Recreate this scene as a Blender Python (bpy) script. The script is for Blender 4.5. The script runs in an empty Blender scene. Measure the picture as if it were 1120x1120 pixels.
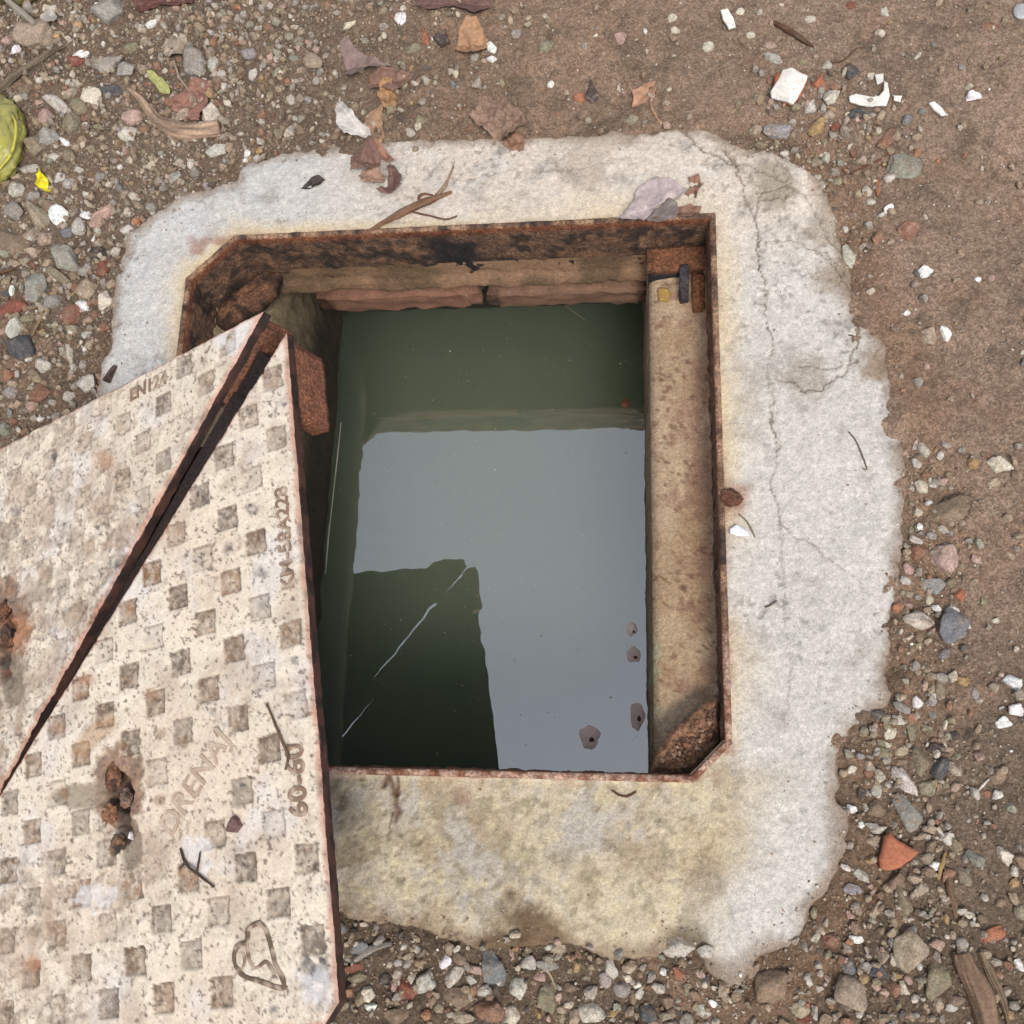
import bpy, bmesh, math
import numpy as np
from mathutils import Matrix, Vector

rng = np.random.default_rng(11)
scene = bpy.context.scene
COL = scene.collection

# ------------------------------------------------------------------ camera
F, NX, NY, ROLL, H = 1104.2378, 705.7424, 875.5652, -0.0268, 1.0463
CX, CY = -0.2313, 0.3355            # centre of the pit under the lens frame
_d = np.array([NX - 560, NY - 560, F]); _d /= np.linalg.norm(_d)
_ex = np.array([1, 0, 0.]) - _d[0] * _d; _ex /= np.linalg.norm(_ex)
_ez = -_d; _ey = np.cross(_ez, _ex)
_c, _s = math.cos(ROLL), math.sin(ROLL)
RM = np.stack([_c * _ex + _s * _ey, -_s * _ex + _c * _ey, _ez], 1)
CAM = np.array([-CX, -CY, H])

def PX(P):
    C = (np.asarray(P, float) - CAM) @ RM.T
    return np.stack([560 + F * C[..., 0] / C[..., 2], 560 + F * C[..., 1] / C[..., 2]], -1)

def ray(px, py):
    return np.array([px - 560, py - 560, F]) @ RM

def W(px, py, z=0.0):
    r = ray(px, py); t = (z - H) / r[2]
    return CAM + r * t

def Wpoly(pts, z):
    return np.array([W(a, b, z)[:2] for a, b in pts])

cam_data = bpy.data.cameras.new('camera'); cam = bpy.data.objects.new('camera', cam_data); COL.objects.link(cam)
M3 = RM.T @ np.diag([1, -1, -1.])
m4 = np.eye(4); m4[:3, :3] = M3; m4[:3, 3] = CAM
cam.matrix_world = Matrix(m4.tolist())
cam_data.sensor_width = 36; cam_data.lens = F / 1120 * 36
cam_data.clip_start = 0.02; cam_data.clip_end = 500
scene.camera = cam

# ------------------------------------------------------------------ light
world = bpy.data.worlds.new('World'); scene.world = world; world.use_nodes = True
nt = world.node_tree; bg = nt.nodes['Background']
sky = nt.nodes.new('ShaderNodeTexSky'); sky.sky_type = 'NISHITA'; sky.sun_disc = False
SUN_EL, SUN_AZ = math.radians(58), math.radians(158)      # azimuth from +Y towards +X
sky.sun_elevation = SUN_EL; sky.sun_rotation = SUN_AZ
sky.air_density = 1.0; sky.dust_density = 1.2; sky.ozone_density = 1.0
hs = nt.nodes.new('ShaderNodeHueSaturation'); hs.inputs['Saturation'].default_value = 0.32
nt.links.new(sky.outputs[0], hs.inputs['Color']); nt.links.new(hs.outputs[0], bg.inputs['Color'])
bg.inputs['Strength'].default_value = 0.148
sl = bpy.data.lights.new('sun', 'SUN'); sl.energy = 1.7; sl.angle = math.radians(16); sl.color = (1, 0.93, 0.84)
so = bpy.data.objects.new('sun', sl); COL.objects.link(so)
sd = Vector((math.sin(SUN_AZ) * math.cos(SUN_EL), math.cos(SUN_AZ) * math.cos(SUN_EL), math.sin(SUN_EL)))
so.rotation_euler = sd.to_track_quat('Z', 'Y').to_euler(); so.location = sd * 5
vs = scene.view_settings
vs.view_transform = 'Standard'; vs.look = 'None'; vs.gamma = 1; vs.exposure = 0.76

# ------------------------------------------------------------------ helpers
def lin(c):
    c = np.asarray(c, float) / 255
    return np.where(c <= .04045, c / 12.92, ((c + .055) / 1.055) ** 2.4)

KALB = 0.70
def s(r, g, b, k=KALB):
    return lin((r, g, b)) * k

def _hash(ix, iy, iz, seed):
    h = (ix.astype(np.int64) * 374761393 + iy.astype(np.int64) * 668265263 + iz.astype(np.int64) * 2147483647 + seed * 144269504) & 0xffffffff
    h = ((h ^ (h >> 13)) * 1274126177) & 0xffffffff
    h = ((h ^ (h >> 15)) * 2246822519) & 0xffffffff
    return ((h ^ (h >> 16)) & 0xffffff) / float(0xffffff)

def vn(x, y, seed=0):
    x = np.asarray(x, float); y = np.asarray(y, float)
    ix = np.floor(x); iy = np.floor(y); fx = x - ix; fy = y - iy
    fx = fx * fx * (3 - 2 * fx); fy = fy * fy * (3 - 2 * fy); z = np.zeros_like(ix)
    a = _hash(ix, iy, z, seed); b = _hash(ix + 1, iy, z, seed); c = _hash(ix, iy + 1, z, seed); d = _hash(ix + 1, iy + 1, z, seed)
    return (a * (1 - fx) + b * fx) * (1 - fy) + (c * (1 - fx) + d * fx) * fy

def fbm(x, y, sc, oct=4, seed=0, gain=.5):
    """value noise octaves, result about -1..1"""
    x = np.asarray(x, float) * sc; y = np.asarray(y, float) * sc
    t = 0; a = 1; n = 0
    for o in range(oct):
        ca, sa = math.cos(.6 + o), math.sin(.6 + o)
        t = t + a * (vn(x * ca - y * sa + 13.7 * o, x * sa + y * ca - 7.1 * o, seed + o) * 2 - 1); n += a
        x = x * 2.03; y = y * 2.03; a *= gain
    return t / n * 1.5

def vn3(P, sc, seed=0):
    P = np.asarray(P, float) * sc; I = np.floor(P); f = P - I; f = f * f * (3 - 2 * f); t = 0
    for dx in (0, 1):
        for dy in (0, 1):
            for dz in (0, 1):
                w = (f[:, 0] if dx else 1 - f[:, 0]) * (f[:, 1] if dy else 1 - f[:, 1]) * (f[:, 2] if dz else 1 - f[:, 2])
                t = t + w * _hash(I[:, 0] + dx, I[:, 1] + dy, I[:, 2] + dz, seed)
    return t * 2 - 1

def ss(a, b, x):
    t = np.clip((np.asarray(x, float) - a) / (b - a), 0, 1)
    return t * t * (3 - 2 * t)

def mix(a, b, t):
    t = np.asarray(t, float)
    if t.ndim: t = t[..., None]
    return np.asarray(a) * (1 - t) + np.asarray(b) * t

def poly_sd(x, y, poly):
    """signed distance, positive inside"""
    x = np.asarray(x, float).ravel(); y = np.asarray(y, float).ravel()
    dmin = np.full(x.shape, 1e9); ins = np.zeros(x.shape, bool)
    n = len(poly)
    for i in range(n):
        ax, ay = poly[i]; bx, by = poly[(i + 1) % n]
        ex, ey = bx - ax, by - ay; L = ex * ex + ey * ey + 1e-18
        t = np.clip(((x - ax) * ex + (y - ay) * ey) / L, 0, 1)
        dmin = np.minimum(dmin, (x - ax - t * ex) ** 2 + (y - ay - t * ey) ** 2)
        c = ((ay > y) != (by > y)) & (x < (bx - ax) * (y - ay) / (by - ay + 1e-18) + ax)
        ins ^= c
    dd = np.sqrt(dmin)
    return np.where(ins, dd, -dd)

def seg_d(x, y, pts):
    d = np.full(np.shape(x), 1e9)
    for (ax, ay), (bx, by) in zip(pts[:-1], pts[1:]):
        ex, ey = bx - ax, by - ay; L = ex * ex + ey * ey + 1e-18
        t = np.clip(((x - ax) * ex + (y - ay) * ey) / L, 0, 1)
        d = np.minimum(d, (x - ax - t * ex) ** 2 + (y - ay - t * ey) ** 2)
    return np.sqrt(d)

def rough_poly(poly, amp, step, seed=0):
    poly = np.asarray(poly, float); out = []
    n = len(poly)
    for i in range(n):
        a, b = poly[i], poly[(i + 1) % n]; L = np.linalg.norm(b - a); k = max(1, int(L / step))
        nrm = np.array([b[1] - a[1], a[0] - b[0]]) / (L + 1e-12)
        for j in range(k):
            t = j / k; p = a * (1 - t) + b * t
            out.append(p + nrm * amp * float(fbm(p[0], p[1], .35 / step, 3, seed)))
    return np.array(out)

def tag(o, label=None, cat=None, group=None, kind=None):
    if label: o['label'] = label
    if cat: o['category'] = cat
    if group: o['group'] = group
    if kind: o['kind'] = kind
    return o

def empty(name, loc):
    o = bpy.data.objects.new(name, None); COL.objects.link(o); o.location = loc; o.empty_display_size = .05
    return o

def mesh_obj(name, V, faces, mat, parent=None, col=None, smooth=True, loc=None):
    """V world coordinates; faces = list of int arrays (n,3)/(n,4)"""
    V = np.asarray(V, float).reshape(-1, 3)
    if loc is None:
        loc = np.array(parent.location) if parent else np.array([(V[:, 0].min() + V[:, 0].max()) / 2, (V[:, 1].min() + V[:, 1].max()) / 2, V[:, 2].min()])
    loc = np.asarray(loc, float)
    if isinstance(faces, np.ndarray): faces = [faces]
    faces = [np.asarray(f, np.int64) for f in faces if len(f)]
    me = bpy.data.meshes.new(name)
    me.vertices.add(len(V)); me.vertices.foreach_set('co', (V - loc).astype(np.float32).ravel())
    idx = np.concatenate([f.ravel() for f in faces]); tot = np.concatenate([np.full(len(f), f.shape[1]) for f in faces])
    st = np.concatenate([[0], np.cumsum(tot)[:-1]])
    me.loops.add(len(idx)); me.loops.foreach_set('vertex_index', idx.astype(np.int32))
    me.polygons.add(len(tot)); me.polygons.foreach_set('loop_start', st.astype(np.int32))
    me.update(calc_edges=True); me.validate()
    me.polygons.foreach_set('use_smooth', np.full(len(me.polygons), smooth))
    if col is not None:
        c = np.asarray(col, float)
        if c.ndim == 1: c = np.tile(c, (len(V), 1))
        rgba = np.ones((len(V), 4), np.float32); rgba[:, :3] = np.clip(c, 0.002, .95)
        me.color_attributes.new('Col', 'FLOAT_COLOR', 'POINT').data.foreach_set('color', rgba.ravel())
    me.materials.append(mat)
    o = bpy.data.objects.new(name, me); COL.objects.link(o)
    if parent: o.parent = parent; o.location = loc - np.array(parent.location)
    else: o.location = loc
    return o

def grid_faces(n, m):
    """n rows, m columns"""
    i = np.arange(n - 1)[:, None] * m + np.arange(m - 1)[None]
    return np.stack([i, i + 1, i + m + 1, i + m], -1).reshape(-1, 4)

# ------------------------------------------------------------------ materials
def material(name, rough=.85, grain=(500, .35), cell=None, bump=((700, .0006),), spec=.3, speck=None, ior=None, streak=None):
    m = bpy.data.materials.new(name); m.use_nodes = True; t = m.node_tree; N = t.nodes; L = t.links
    b = N['Principled BSDF']; b.inputs['Roughness'].default_value = rough
    b.inputs['Specular IOR Level'].default_value = spec
    if ior: b.inputs['IOR'].default_value = ior
    at = N.new('ShaderNodeAttribute'); at.attribute_name = 'Col'
    tc = N.new('ShaderNodeTexCoord'); out = at.outputs['Color']
    def mult(col, fac, lo, hi):
        mr = N.new('ShaderNodeMapRange'); mr.inputs['From Min'].default_value = .25; mr.inputs['From Max'].default_value = .75
        mr.inputs['To Min'].default_value = lo; mr.inputs['To Max'].default_value = hi; L.new(fac, mr.inputs['Value'])
        vm = N.new('ShaderNodeVectorMath'); vm.operation = 'SCALE'; L.new(col, vm.inputs[0]); L.new(mr.outputs[0], vm.inputs['Scale'])
        return vm.outputs[0]
    if grain:
        n = N.new('ShaderNodeTexNoise'); n.inputs['Scale'].default_value = grain[0]; n.inputs['Detail'].default_value = 5
        n.inputs['Roughness'].default_value = .65
        if streak:
            mp = N.new('ShaderNodeMapping'); mp.inputs['Scale'].default_value = streak; L.new(tc.outputs['Object'], mp.inputs[0]); L.new(mp.outputs[0], n.inputs['Vector'])
        else: L.new(tc.outputs['Object'], n.inputs['Vector'])
        out = mult(out, n.outputs['Fac'], 1 - grain[1], 1 + grain[1])
    hsum = None
    if cell:
        for sc, amp in cell:
            v = N.new('ShaderNodeTexVoronoi'); v.inputs['Scale'].default_value = sc; L.new(tc.outputs['Object'], v.inputs['Vector'])
            sx = N.new('ShaderNodeSeparateColor'); L.new(v.outputs['Color'], sx.inputs[0])
            out = mult(out, sx.outputs[0], 1 - amp, 1 + amp)
    if speck:
        for sc, thr, colr in speck:
            v = N.new('ShaderNodeTexNoise'); v.inputs['Scale'].default_value = sc; v.inputs['Detail'].default_value = 2; L.new(tc.outputs['Object'], v.inputs['Vector'])
            mr = N.new('ShaderNodeMapRange'); mr.inputs['From Min'].default_value = thr; mr.inputs['From Max'].default_value = thr + .05; L.new(v.outputs['Fac'], mr.inputs['Value'])
            mx = N.new('ShaderNodeMix'); mx.data_type = 'RGBA'; L.new(mr.outputs[0], mx.inputs[0]); L.new(out, mx.inputs[6]); mx.inputs[7].default_value = (*colr, 1)
            out = mx.outputs[2]
    L.new(out, b.inputs['Base Color'])
    prev = None
    for sc, dist in bump:
        n = N.new('ShaderNodeTexNoise'); n.inputs['Scale'].default_value = sc; n.inputs['Detail'].default_value = 4; n.inputs['Roughness'].default_value = .6
        L.new(tc.outputs['Object'], n.inputs['Vector'])
        bp = N.new('ShaderNodeBump'); bp.inputs['Distance'].default_value = dist; bp.inputs['Strength'].default_value = 1
        L.new(n.outputs['Fac'], bp.inputs['Height'])
        if prev: L.new(prev, bp.inputs['Normal'])
        prev = bp.outputs[0]
    if prev: L.new(prev, b.inputs['Normal'])
    return m

M_soil = material('soil', .92, (420, .26), cell=((520, .22), (210, .14)), bump=((330, .0022), (900, .0010)), spec=.2,
                  speck=((420, .70, s(196, 180, 160)), (520, .69, s(84, 68, 58))))
M_conc = material('concrete', .9, (560, .24), cell=((700, .09), (260, .06)), bump=((420, .0008), (1100, .0006)), spec=.2,
                  speck=((230, .72, s(160, 150, 140)), (330, .71, s(104, 96, 88)), (640, .72, s(84, 78, 72)), (420, .71, s(228, 224, 218))))
M_stone = material('stone', .9, (420, .34), cell=((700, .14), (260, .08)), bump=((300, .0014), (800, .0009)), spec=.2, speck=((500, .69, s(120, 104, 90)),))
M_grav = material('gravel', .95, (600, .38), cell=((700, .12),), bump=((420, .0018), (1000, .0008)), spec=.15)
M_plate = material('cast_plate', .75, (420, .10), cell=((700, .06),), bump=((500, .0006), (1300, .0003)), spec=.35,
                   speck=((430, .715, s(140, 118, 100)), (640, .745, s(96, 82, 76))))
M_rust = material('rusty_steel', .82, (300, .5), cell=((420, .3),), bump=((220, .003), (700, .0012)), spec=.35)
M_mort = material('mortar', .85, (180, .25), cell=((600, .14),), bump=((240, .0016), (800, .0008)), spec=.3,
                  speck=((420, .69, s(84, 62, 44)),))
M_brick = material('brick', .9, (260, .3), bump=((400, .0012),), spec=.2)
M_leaf = material('dry_leaf', .6, (160, .25), bump=((120, .0012), (700, .0002)), spec=.35)
M_wood = material('dead_wood', .8, (260, .35), bump=((400, .0012),), spec=.25)
M_plas = material('plastic_film', .36, (60, .15), bump=((60, .004),), spec=.5)
M_white = material('white_plaster', .8, (220, .12), cell=((300, .05),), bump=((300, .0009), (900, .0004)), spec=.2, speck=((260, .66, s(190, 172, 150)), (420, .70, s(120, 104, 90))))
M_foam = material('scum', .5, (300, .15), bump=((500, .0004),), spec=.4)

def water_material():
    m = bpy.data.materials.new('murky_water'); m.use_nodes = True; t = m.node_tree; N = t.nodes; L = t.links
    b = N['Principled BSDF']; b.inputs['Roughness'].default_value = .0; b.inputs['IOR'].default_value = 3.35; b.subsurface_method = 'BURLEY'
    b.inputs['Subsurface Weight'].default_value = 1; b.inputs['Subsurface Radius'].default_value = (.8, 1, .7); b.inputs['Subsurface Scale'].default_value = .35
    tc = N.new('ShaderNodeTexCoord'); n = N.new('ShaderNodeTexNoise'); n.inputs['Scale'].default_value = 5; n.inputs['Detail'].default_value = 2
    L.new(tc.outputs['Object'], n.inputs['Vector'])
    cr = N.new('ShaderNodeMix'); cr.data_type = 'RGBA'; L.new(n.outputs['Fac'], cr.inputs[0])
    cr.inputs[6].default_value = (.088, .116, .074, 1); cr.inputs[7].default_value = (.102, .130, .086, 1)
    L.new(cr.outputs[2], b.inputs['Base Color'])
    n2 = N.new('ShaderNodeTexNoise'); n2.inputs['Scale'].default_value = 26; n2.inputs['Detail'].default_value = 1; L.new(tc.outputs['Object'], n2.inputs['Vector'])
    bp = N.new('ShaderNodeBump'); bp.inputs['Distance'].default_value = .00016; L.new(n2.outputs['Fac'], bp.inputs['Height']); L.new(bp.outputs[0], b.inputs['Normal'])
    return m
M_water = water_material()

# ------------------------------------------------------------------ ground heights
COLLAR_PX = [(265,182),(300,168),(365,158),(430,150),(520,148),(600,150),(680,147),(735,138),(775,140),(800,158),(830,164),(860,172),(885,185),(905,212),
 (918,240),(925,275),(935,305),(940,350),(968,372),(982,420),(989,470),(995,520),(995,560),(990,600),(984,655),(978,720),(974,770),(955,790),(938,800),
 (924,830),(919,870),(931,900),(927,932),(906,970),(890,1003),(880,1030),(850,1048),(822,1062),(800,1085),(780,1070),(760,1046),(738,1033),(720,1052),
 (690,1052),(655,1050),(638,1042),(600,1036),(572,1036),(550,1039),(530,1042),(500,1036),(450,1020),(400,1010),(365,1004),
 (250,1010),(160,960),(120,800),(95,600),(98,480),(104,440),(111,400),(118,370),(122,330),(130,290),(142,258),(165,238),(190,222),(225,206),(255,200)]
collar_poly = rough_poly(Wpoly(COLLAR_PX, -.012), .0030, .006, 3)

_fx = np.arange(-.84, .861, .003); _A, _B = np.meshgrid(_fx, _fx)
_SD = np.full(_A.size, -.2); _nm = (np.abs(_A.ravel()) < .78) & (np.abs(_B.ravel()) < .78)
_SD[_nm] = poly_sd(_A.ravel()[_nm], _B.ravel()[_nm], collar_poly); _SD = _SD.reshape(_A.shape)
def csdf(x, y):
    x = np.asarray(x, float); y = np.asarray(y, float)
    u = np.clip((x + .84) / .003, 0, len(_fx) - 1.001); v = np.clip((y + .84) / .003, 0, len(_fx) - 1.001)
    i = u.astype(int); j = v.astype(int); u = u - i; v = v - j
    return (_SD[j, i] * (1 - u) + _SD[j, i + 1] * u) * (1 - v) + (_SD[j + 1, i] * (1 - u) + _SD[j + 1, i + 1] * u) * v

def zg(x, y):
    x = np.asarray(x, float); y = np.asarray(y, float)
    return (-.0185 + .006 * fbm(x, y, 6, 3, 21) + .0035 * fbm(x, y, 30, 3, 22) - .008 * ss(-.25, -.6, x) + .0065 * ss(-.055, 0, csdf(x, y)) * (1 + .9 * fbm(x, y, 28, 3, 25)))

def hole_d(x, y):
    """distance outside the frame opening (0.31 square)"""
    return np.maximum(np.abs(x), np.abs(y)) - .31

def zc(x, y, sd=None):
    x = np.asarray(x, float); y = np.asarray(y, float)
    d = np.clip(hole_d(x, y), 0, 1)
    z = -.013 * ss(.03, .28, d) + .0028 * fbm(x, y, 9, 3, 5) * ss(0, .05, d) + .0010 * fbm(x, y, 60, 3, 6)
    z = z - .0065 * ss(-.312, -.322, y) * ss(.3, .2, x) * ss(.14, .02, d)
    return z

def surf_z(x, y):
    sdv = float(csdf(np.array([x]), np.array([y]))[0])
    return float(max(zg(x, y), zc(x, y))) if sdv > .012 else float(zg(x, y))

def Wg(px, py, lift=0.):
    z = -.015
    for _ in range(4):
        p = W(px, py, z); z = surf_z(p[0], p[1]) + lift
    return W(px, py, z)

# ------------------------------------------------------------------ ground
def axis(a, b, step, far):
    c = np.arange(a, b + step / 2, step); out = []; d = step
    x = b
    while x < far: d *= 1.35; x += d; out.append(x)
    lo = []; d = step; x = a
    while x > -far: d *= 1.35; x -= d; lo.append(x)
    return np.concatenate([lo[::-1], c, out])
gx, gy = axis(-1.12, 1.12, .0038, 60), axis(-1.02, 1.22, .0038, 60)
GX, GY = np.meshgrid(gx, gy); n_, m_ = GX.shape
fx, fy = GX.ravel(), GY.ravel()
gz0 = zg(fx, fy)
gz = gz0 + .0016 * fbm(fx, fy, 110, 3, 23) + .0030 * np.clip(fbm(fx, fy, 90, 3, 24) - .1, 0, 1) * (1 - .6 * ss(700, 900, PX(np.stack([fx, fy, gz0], 1))[:, 0]))
gsd = np.full(fx.shape, -1.)
near = (np.abs(fx) < .75) & (np.abs(fy) < .75)
gsd[near] = csdf(fx[near], fy[near])
P = PX(np.stack([fx, fy, gz], 1)); px_, py_ = P[:, 0], P[:, 1]
right = ss(620, 900, px_) * ss(900, 600, py_)
gc = mix(s(122, 104, 88), s(150, 127, 109), right)
gc = mix(gc, s(140, 117, 98), ss(330, 560, px_) * (1 - right) * ss(300, 150, py_))
gc = mix(gc, s(106, 90, 74), ss(950, 1040, py_) * .8)
gc = mix(gc, s(136, 106, 82), np.exp(-((gsd + .02) / .03) ** 2) * .55 * ss(700, 900, px_))
big = fbm(fx, fy, 7, 4, 31); gc = gc * (1 + .18 * big + .10 * fbm(fx, fy, 55, 4, 35, .65))[:, None]
gc = mix(gc, s(154, 124, 102), ss(.25, .8, fbm(fx, fy, 22, 3, 33)) * .5)
gc = mix(gc, s(104, 90, 76), ss(.2, .9, fbm(fx, fy, 35, 3, 34)) * .55)
farv = ss(1.1, 1.5, np.maximum(np.abs(fx), np.abs(fy - .1))); gc = mix(gc, s(134, 113, 95), farv); gz = gz * (1 - farv) - .02 * farv
qf = grid_faces(n_, m_)
keep = gsd[qf].max(1) < .03
tag(mesh_obj('ground', np.stack([fx, fy, gz], 1), qf[keep], M_soil, col=gc, loc=(0, 0, 0)), kind='structure')

# ------------------------------------------------------------------ concrete collar
stp = .314 / 236
ax_ = np.arange(-560, 561) * stp
CXg, CYg = np.meshgrid(ax_, ax_); n_, m_ = CXg.shape
fx, fy = CXg.ravel(), CYg.ravel()
s0 = csdf(fx, fy)
qf = grid_faces(n_, m_)
cx4 = fx[qf].mean(1); cy4 = fy[qf].mean(1)
inside = (np.abs(cx4) < .314) & (np.abs(cy4) < .314) & ~((cx4 + cy4 * -1) > .585) & ~((cy4 - cx4) > .571)
qf = qf[(s0[qf].max(1) > -.012) & ~inside]
used = np.zeros(len(fx), bool); used[qf.ravel()] = True; remap = np.cumsum(used) - 1
fx, fy = fx[used], fy[used]; qf = remap[qf]
csd = s0[used] + .0016 * fbm(fx, fy, 55, 3, 7) + .0016 * fbm(fx, fy, 190, 3, 10)
d0 = np.clip(hole_d(fx, fy), 0, 1)
wdt = .0075 + .0055 * fbm(fx, fy, 25, 3, 8)
z = zc(fx, fy) + .0004 * fbm(fx, fy, 160, 3, 9) + .0003 * fbm(fx, fy, 330, 2, 12)
z -= .018 * np.clip(1 - np.clip(csd, -.016, 1) / np.clip(wdt, .003, 1), 0, 2.5) ** 1.3
z -= .004 * ss(.035, .0, csd) * np.clip(.4 + fbm(fx, fy, 40, 3, 13), 0, 1)
P = PX(np.stack([fx, fy, z], 1)); px_, py_ = P[:, 0], P[:, 1]
# pits
pit = ss(.5, .75, fbm(fx, fy, 150, 2, 41)) * ss(-.3, .4, fbm(fx, fy, 12, 2, 42)); z -= .0012 * pit
base = mix(s(209, 203, 195), s(218, 205, 190), ss(300, 520, px_) * ss(330, 200, py_))
base = mix(base, s(203, 200, 196), ss(420, 250, px_))
base = base * (1 + .05 * fbm(fx, fy, 10, 4, 51))[:, None]
base = mix(base, s(168, 160, 150), ss(.15, .8, fbm(fx, fy, 38, 4, 52)) * .6)
base = mix(base, s(214, 208, 200), ss(.2, .8, fbm(fx, fy, 60, 3, 53)) * .5)
base = base * (1 - .28 * pit)[:, None]; base = base * (1 + .10 * fbm(fx, fy, 240, 2, 64))[:, None]
dF = np.clip(-poly_sd(fx, fy, np.array([(-.31, -.31), (.276, -.31), (.31, -.276), (.31, .31), (-.258, .31), (-.31, .258)])), 0, 1)
yel = np.exp(-(dF / np.clip(.030 + .020 * fbm(fx, fy, 11, 5, 54, .6), .008, 1)) ** 2.5) * (.78 + .45 * fbm(fx, fy, 9, 3, 55))
yel = yel * (1 - ss(560, 620, py_) * ss(700, 640, py_) * .8)
base = mix(base, s(220, 200, 166), np.clip(yel, 0, 1))
bot = ss(820, 860, py_) * ss(900 + 30 * fbm(fx, fy, 12, 3, 57), 760, px_ + .35 * (py_ - 900))
bcol = mix(s(208, 192, 164), s(178, 159, 130), ss(-.4, .5, fbm(fx, fy, 26, 6, 56, .65)))
bcol = mix(bcol, s(196, 189, 178), ss(-.1, .6, fbm(fx, fy, 17, 6, 58, .65)) * .8)
bcol = mix(bcol, s(212, 196, 160), ss(.15, .6, fbm(fx, fy, 70, 4, 59, .65)) * .7); bcol = mix(bcol, s(150, 138, 112), ss(.2, .6, fbm(fx, fy, 110, 3, 65)) * .6)
base = mix(base, bcol, bot * .95)
base = mix(base, s(120, 106, 84), ss(430, 370, px_) * ss(840, 870, py_) * .35 * (1 + fbm(fx, fy, 30, 3, 60)))  # soft shadow beside the raised cover, painted into the concrete colour
rim_r = np.exp(-(d0 / .010) ** 2) * ss(-.1, .5, fbm(fx, fy, 40, 3, 61)); base = mix(base, s(150, 96, 70), rim_r * .6)
edge = ss(.024 + .012 * fbm(fx, fy, 30, 3, 62), .002, csd); base = mix(base, s(140, 117, 96), edge * .85)
for a, b, r, c, k in ((575, 1022, 44, (104, 84, 62), .95), (600, 1030, 40, (124, 102, 80), .8), (540, 1034, 26, (120, 100, 78), .7), (752, 1030, 26, (116, 104, 84), .8), (845, 200, 30, (150, 138, 118), .75), (900, 250, 26, (156, 140, 118), .6),
                      (805, 545, 22, (150, 96, 66), .55), (780, 930, 40, (184, 162, 120), .35), (640, 975, 26, (164, 148, 116), .35),
                      (775, 965, 20, (140, 126, 110), .5), (880, 415, 26, (150, 136, 118), .6), (920, 300, 30, (150, 132, 112), .7), (960, 400, 24, (140, 118, 96), .8),
                      (508, 872, 11, (158, 128, 112), .6), (640, 170, 40, (168, 152, 132), .5)):
    q = np.hypot(px_ - a, py_ - b) / r; base = mix(base, s(*c), ss(1.25, .35, q + .55 * fbm(fx, fy, 40, 5, 63, .65)) * k)
CRACKS = [([(790,166),(806,180),(812,212),(822,238),(829,262),(832,290),(836,312)], 2.2, .006, .9), ([(836,312),(838,350),(843,372),(838,400),(846,425),(843,455),(849,490),(846,530),(851,572)], 1.5, .004, .8),
 ([(851,572),(880,592),(905,612),(940,636)], 1.4, .003, .6), ([(851,575),(856,640),(862,700),(866,780)], 1.0, .002, .35), ([(735,140),(765,158),(790,178),(822,182),(855,200),(866,195),(845,170)], 1.8, .004, .7),
 ([(855,202),(890,225),(905,262),(915,268),(925,250)], 1.6, .004, .75), ([(866,200),(840,214),(826,222),(824,238)], 1.5, .004, .6), ([(834,222),(856,220),(868,206)], 1.4, .004, .6),
 ([(836,266),(862,262),(890,276),(905,282)], 1.4, .003, .5), ([(905,275),(925,310),(935,340),(940,375),(925,400),(900,425),(880,428),(850,415)], 2.0, .005, .75), ([(875,405),(910,400),(940,392)], 1.6, .004, .7),
 ([(800,170),(830,205),(822,236)], 2.6, .004, .5), ([(885,430),(860,420),(850,400)], 1.6, .003, .5), ([(975,385),(985,430),(988,470)], 2, .004, .5), ([(492,198),(560,185),(620,188),(690,172)], 3.5, .002, .35)]
RUST = [([(426,846),(430,862),(434,880),(432,896)], 3.4), ([(424,848),(418,858)], 3), ([(436,848),(433,870)], 2.2), ([(428,890),(424,910)], 1.2)]
for pl, w in RUST:
    dd = seg_d(px_ + 3 * fbm(fx, fy, 70, 3, 76), py_ + 3 * fbm(fx, fy, 70, 3, 77), pl); g = np.exp(-(dd / w) ** 2); z -= .002 * g; base = mix(base, s(104, 72, 54), g * .85)
for pl, w, dep, k0 in CRACKS:
    w *= .5
    m0 = (px_ > min(p[0] for p in pl) - 25) & (px_ < max(p[0] for p in pl) + 25) & (py_ > min(p[1] for p in pl) - 25) & (py_ < max(p[1] for p in pl) + 25)
    wx = px_[m0] + 1.6 * fbm(fx[m0], fy[m0], 320, 2, 78) + 4 * fbm(fx[m0], fy[m0], 45, 3, 71) + 2 * fbm(fx[m0], fy[m0], 150, 2, 73); wy = py_[m0] + 4 * fbm(fx[m0], fy[m0], 45, 3, 72) + 2 * fbm(fx[m0], fy[m0], 150, 2, 74)
    dd = seg_d(wx, wy, pl); ww = w * (.8 + .7 * fbm(fx[m0], fy[m0], 28, 3, 75)); k = np.clip(k0 * (.75 + .7 * fbm(fx[m0], fy[m0], 24, 3, 79)), 0, 1)
    g = np.exp(-(dd / np.clip(ww, .7, 9)) ** 2); z[m0] -= .55 * dep * g
    base[m0] = mix(base[m0], s(112, 94, 78), g * k * .95); base[m0] = mix(base[m0], s(150, 138, 122), np.exp(-(dd / (ww * 4)) ** 2) * k * .22)
tag(mesh_obj('concrete_collar', np.stack([fx, fy, z], 1), qf, M_conc, col=base),
    'cracked pale concrete collar cast around the square manhole opening', 'concrete collar')

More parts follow.
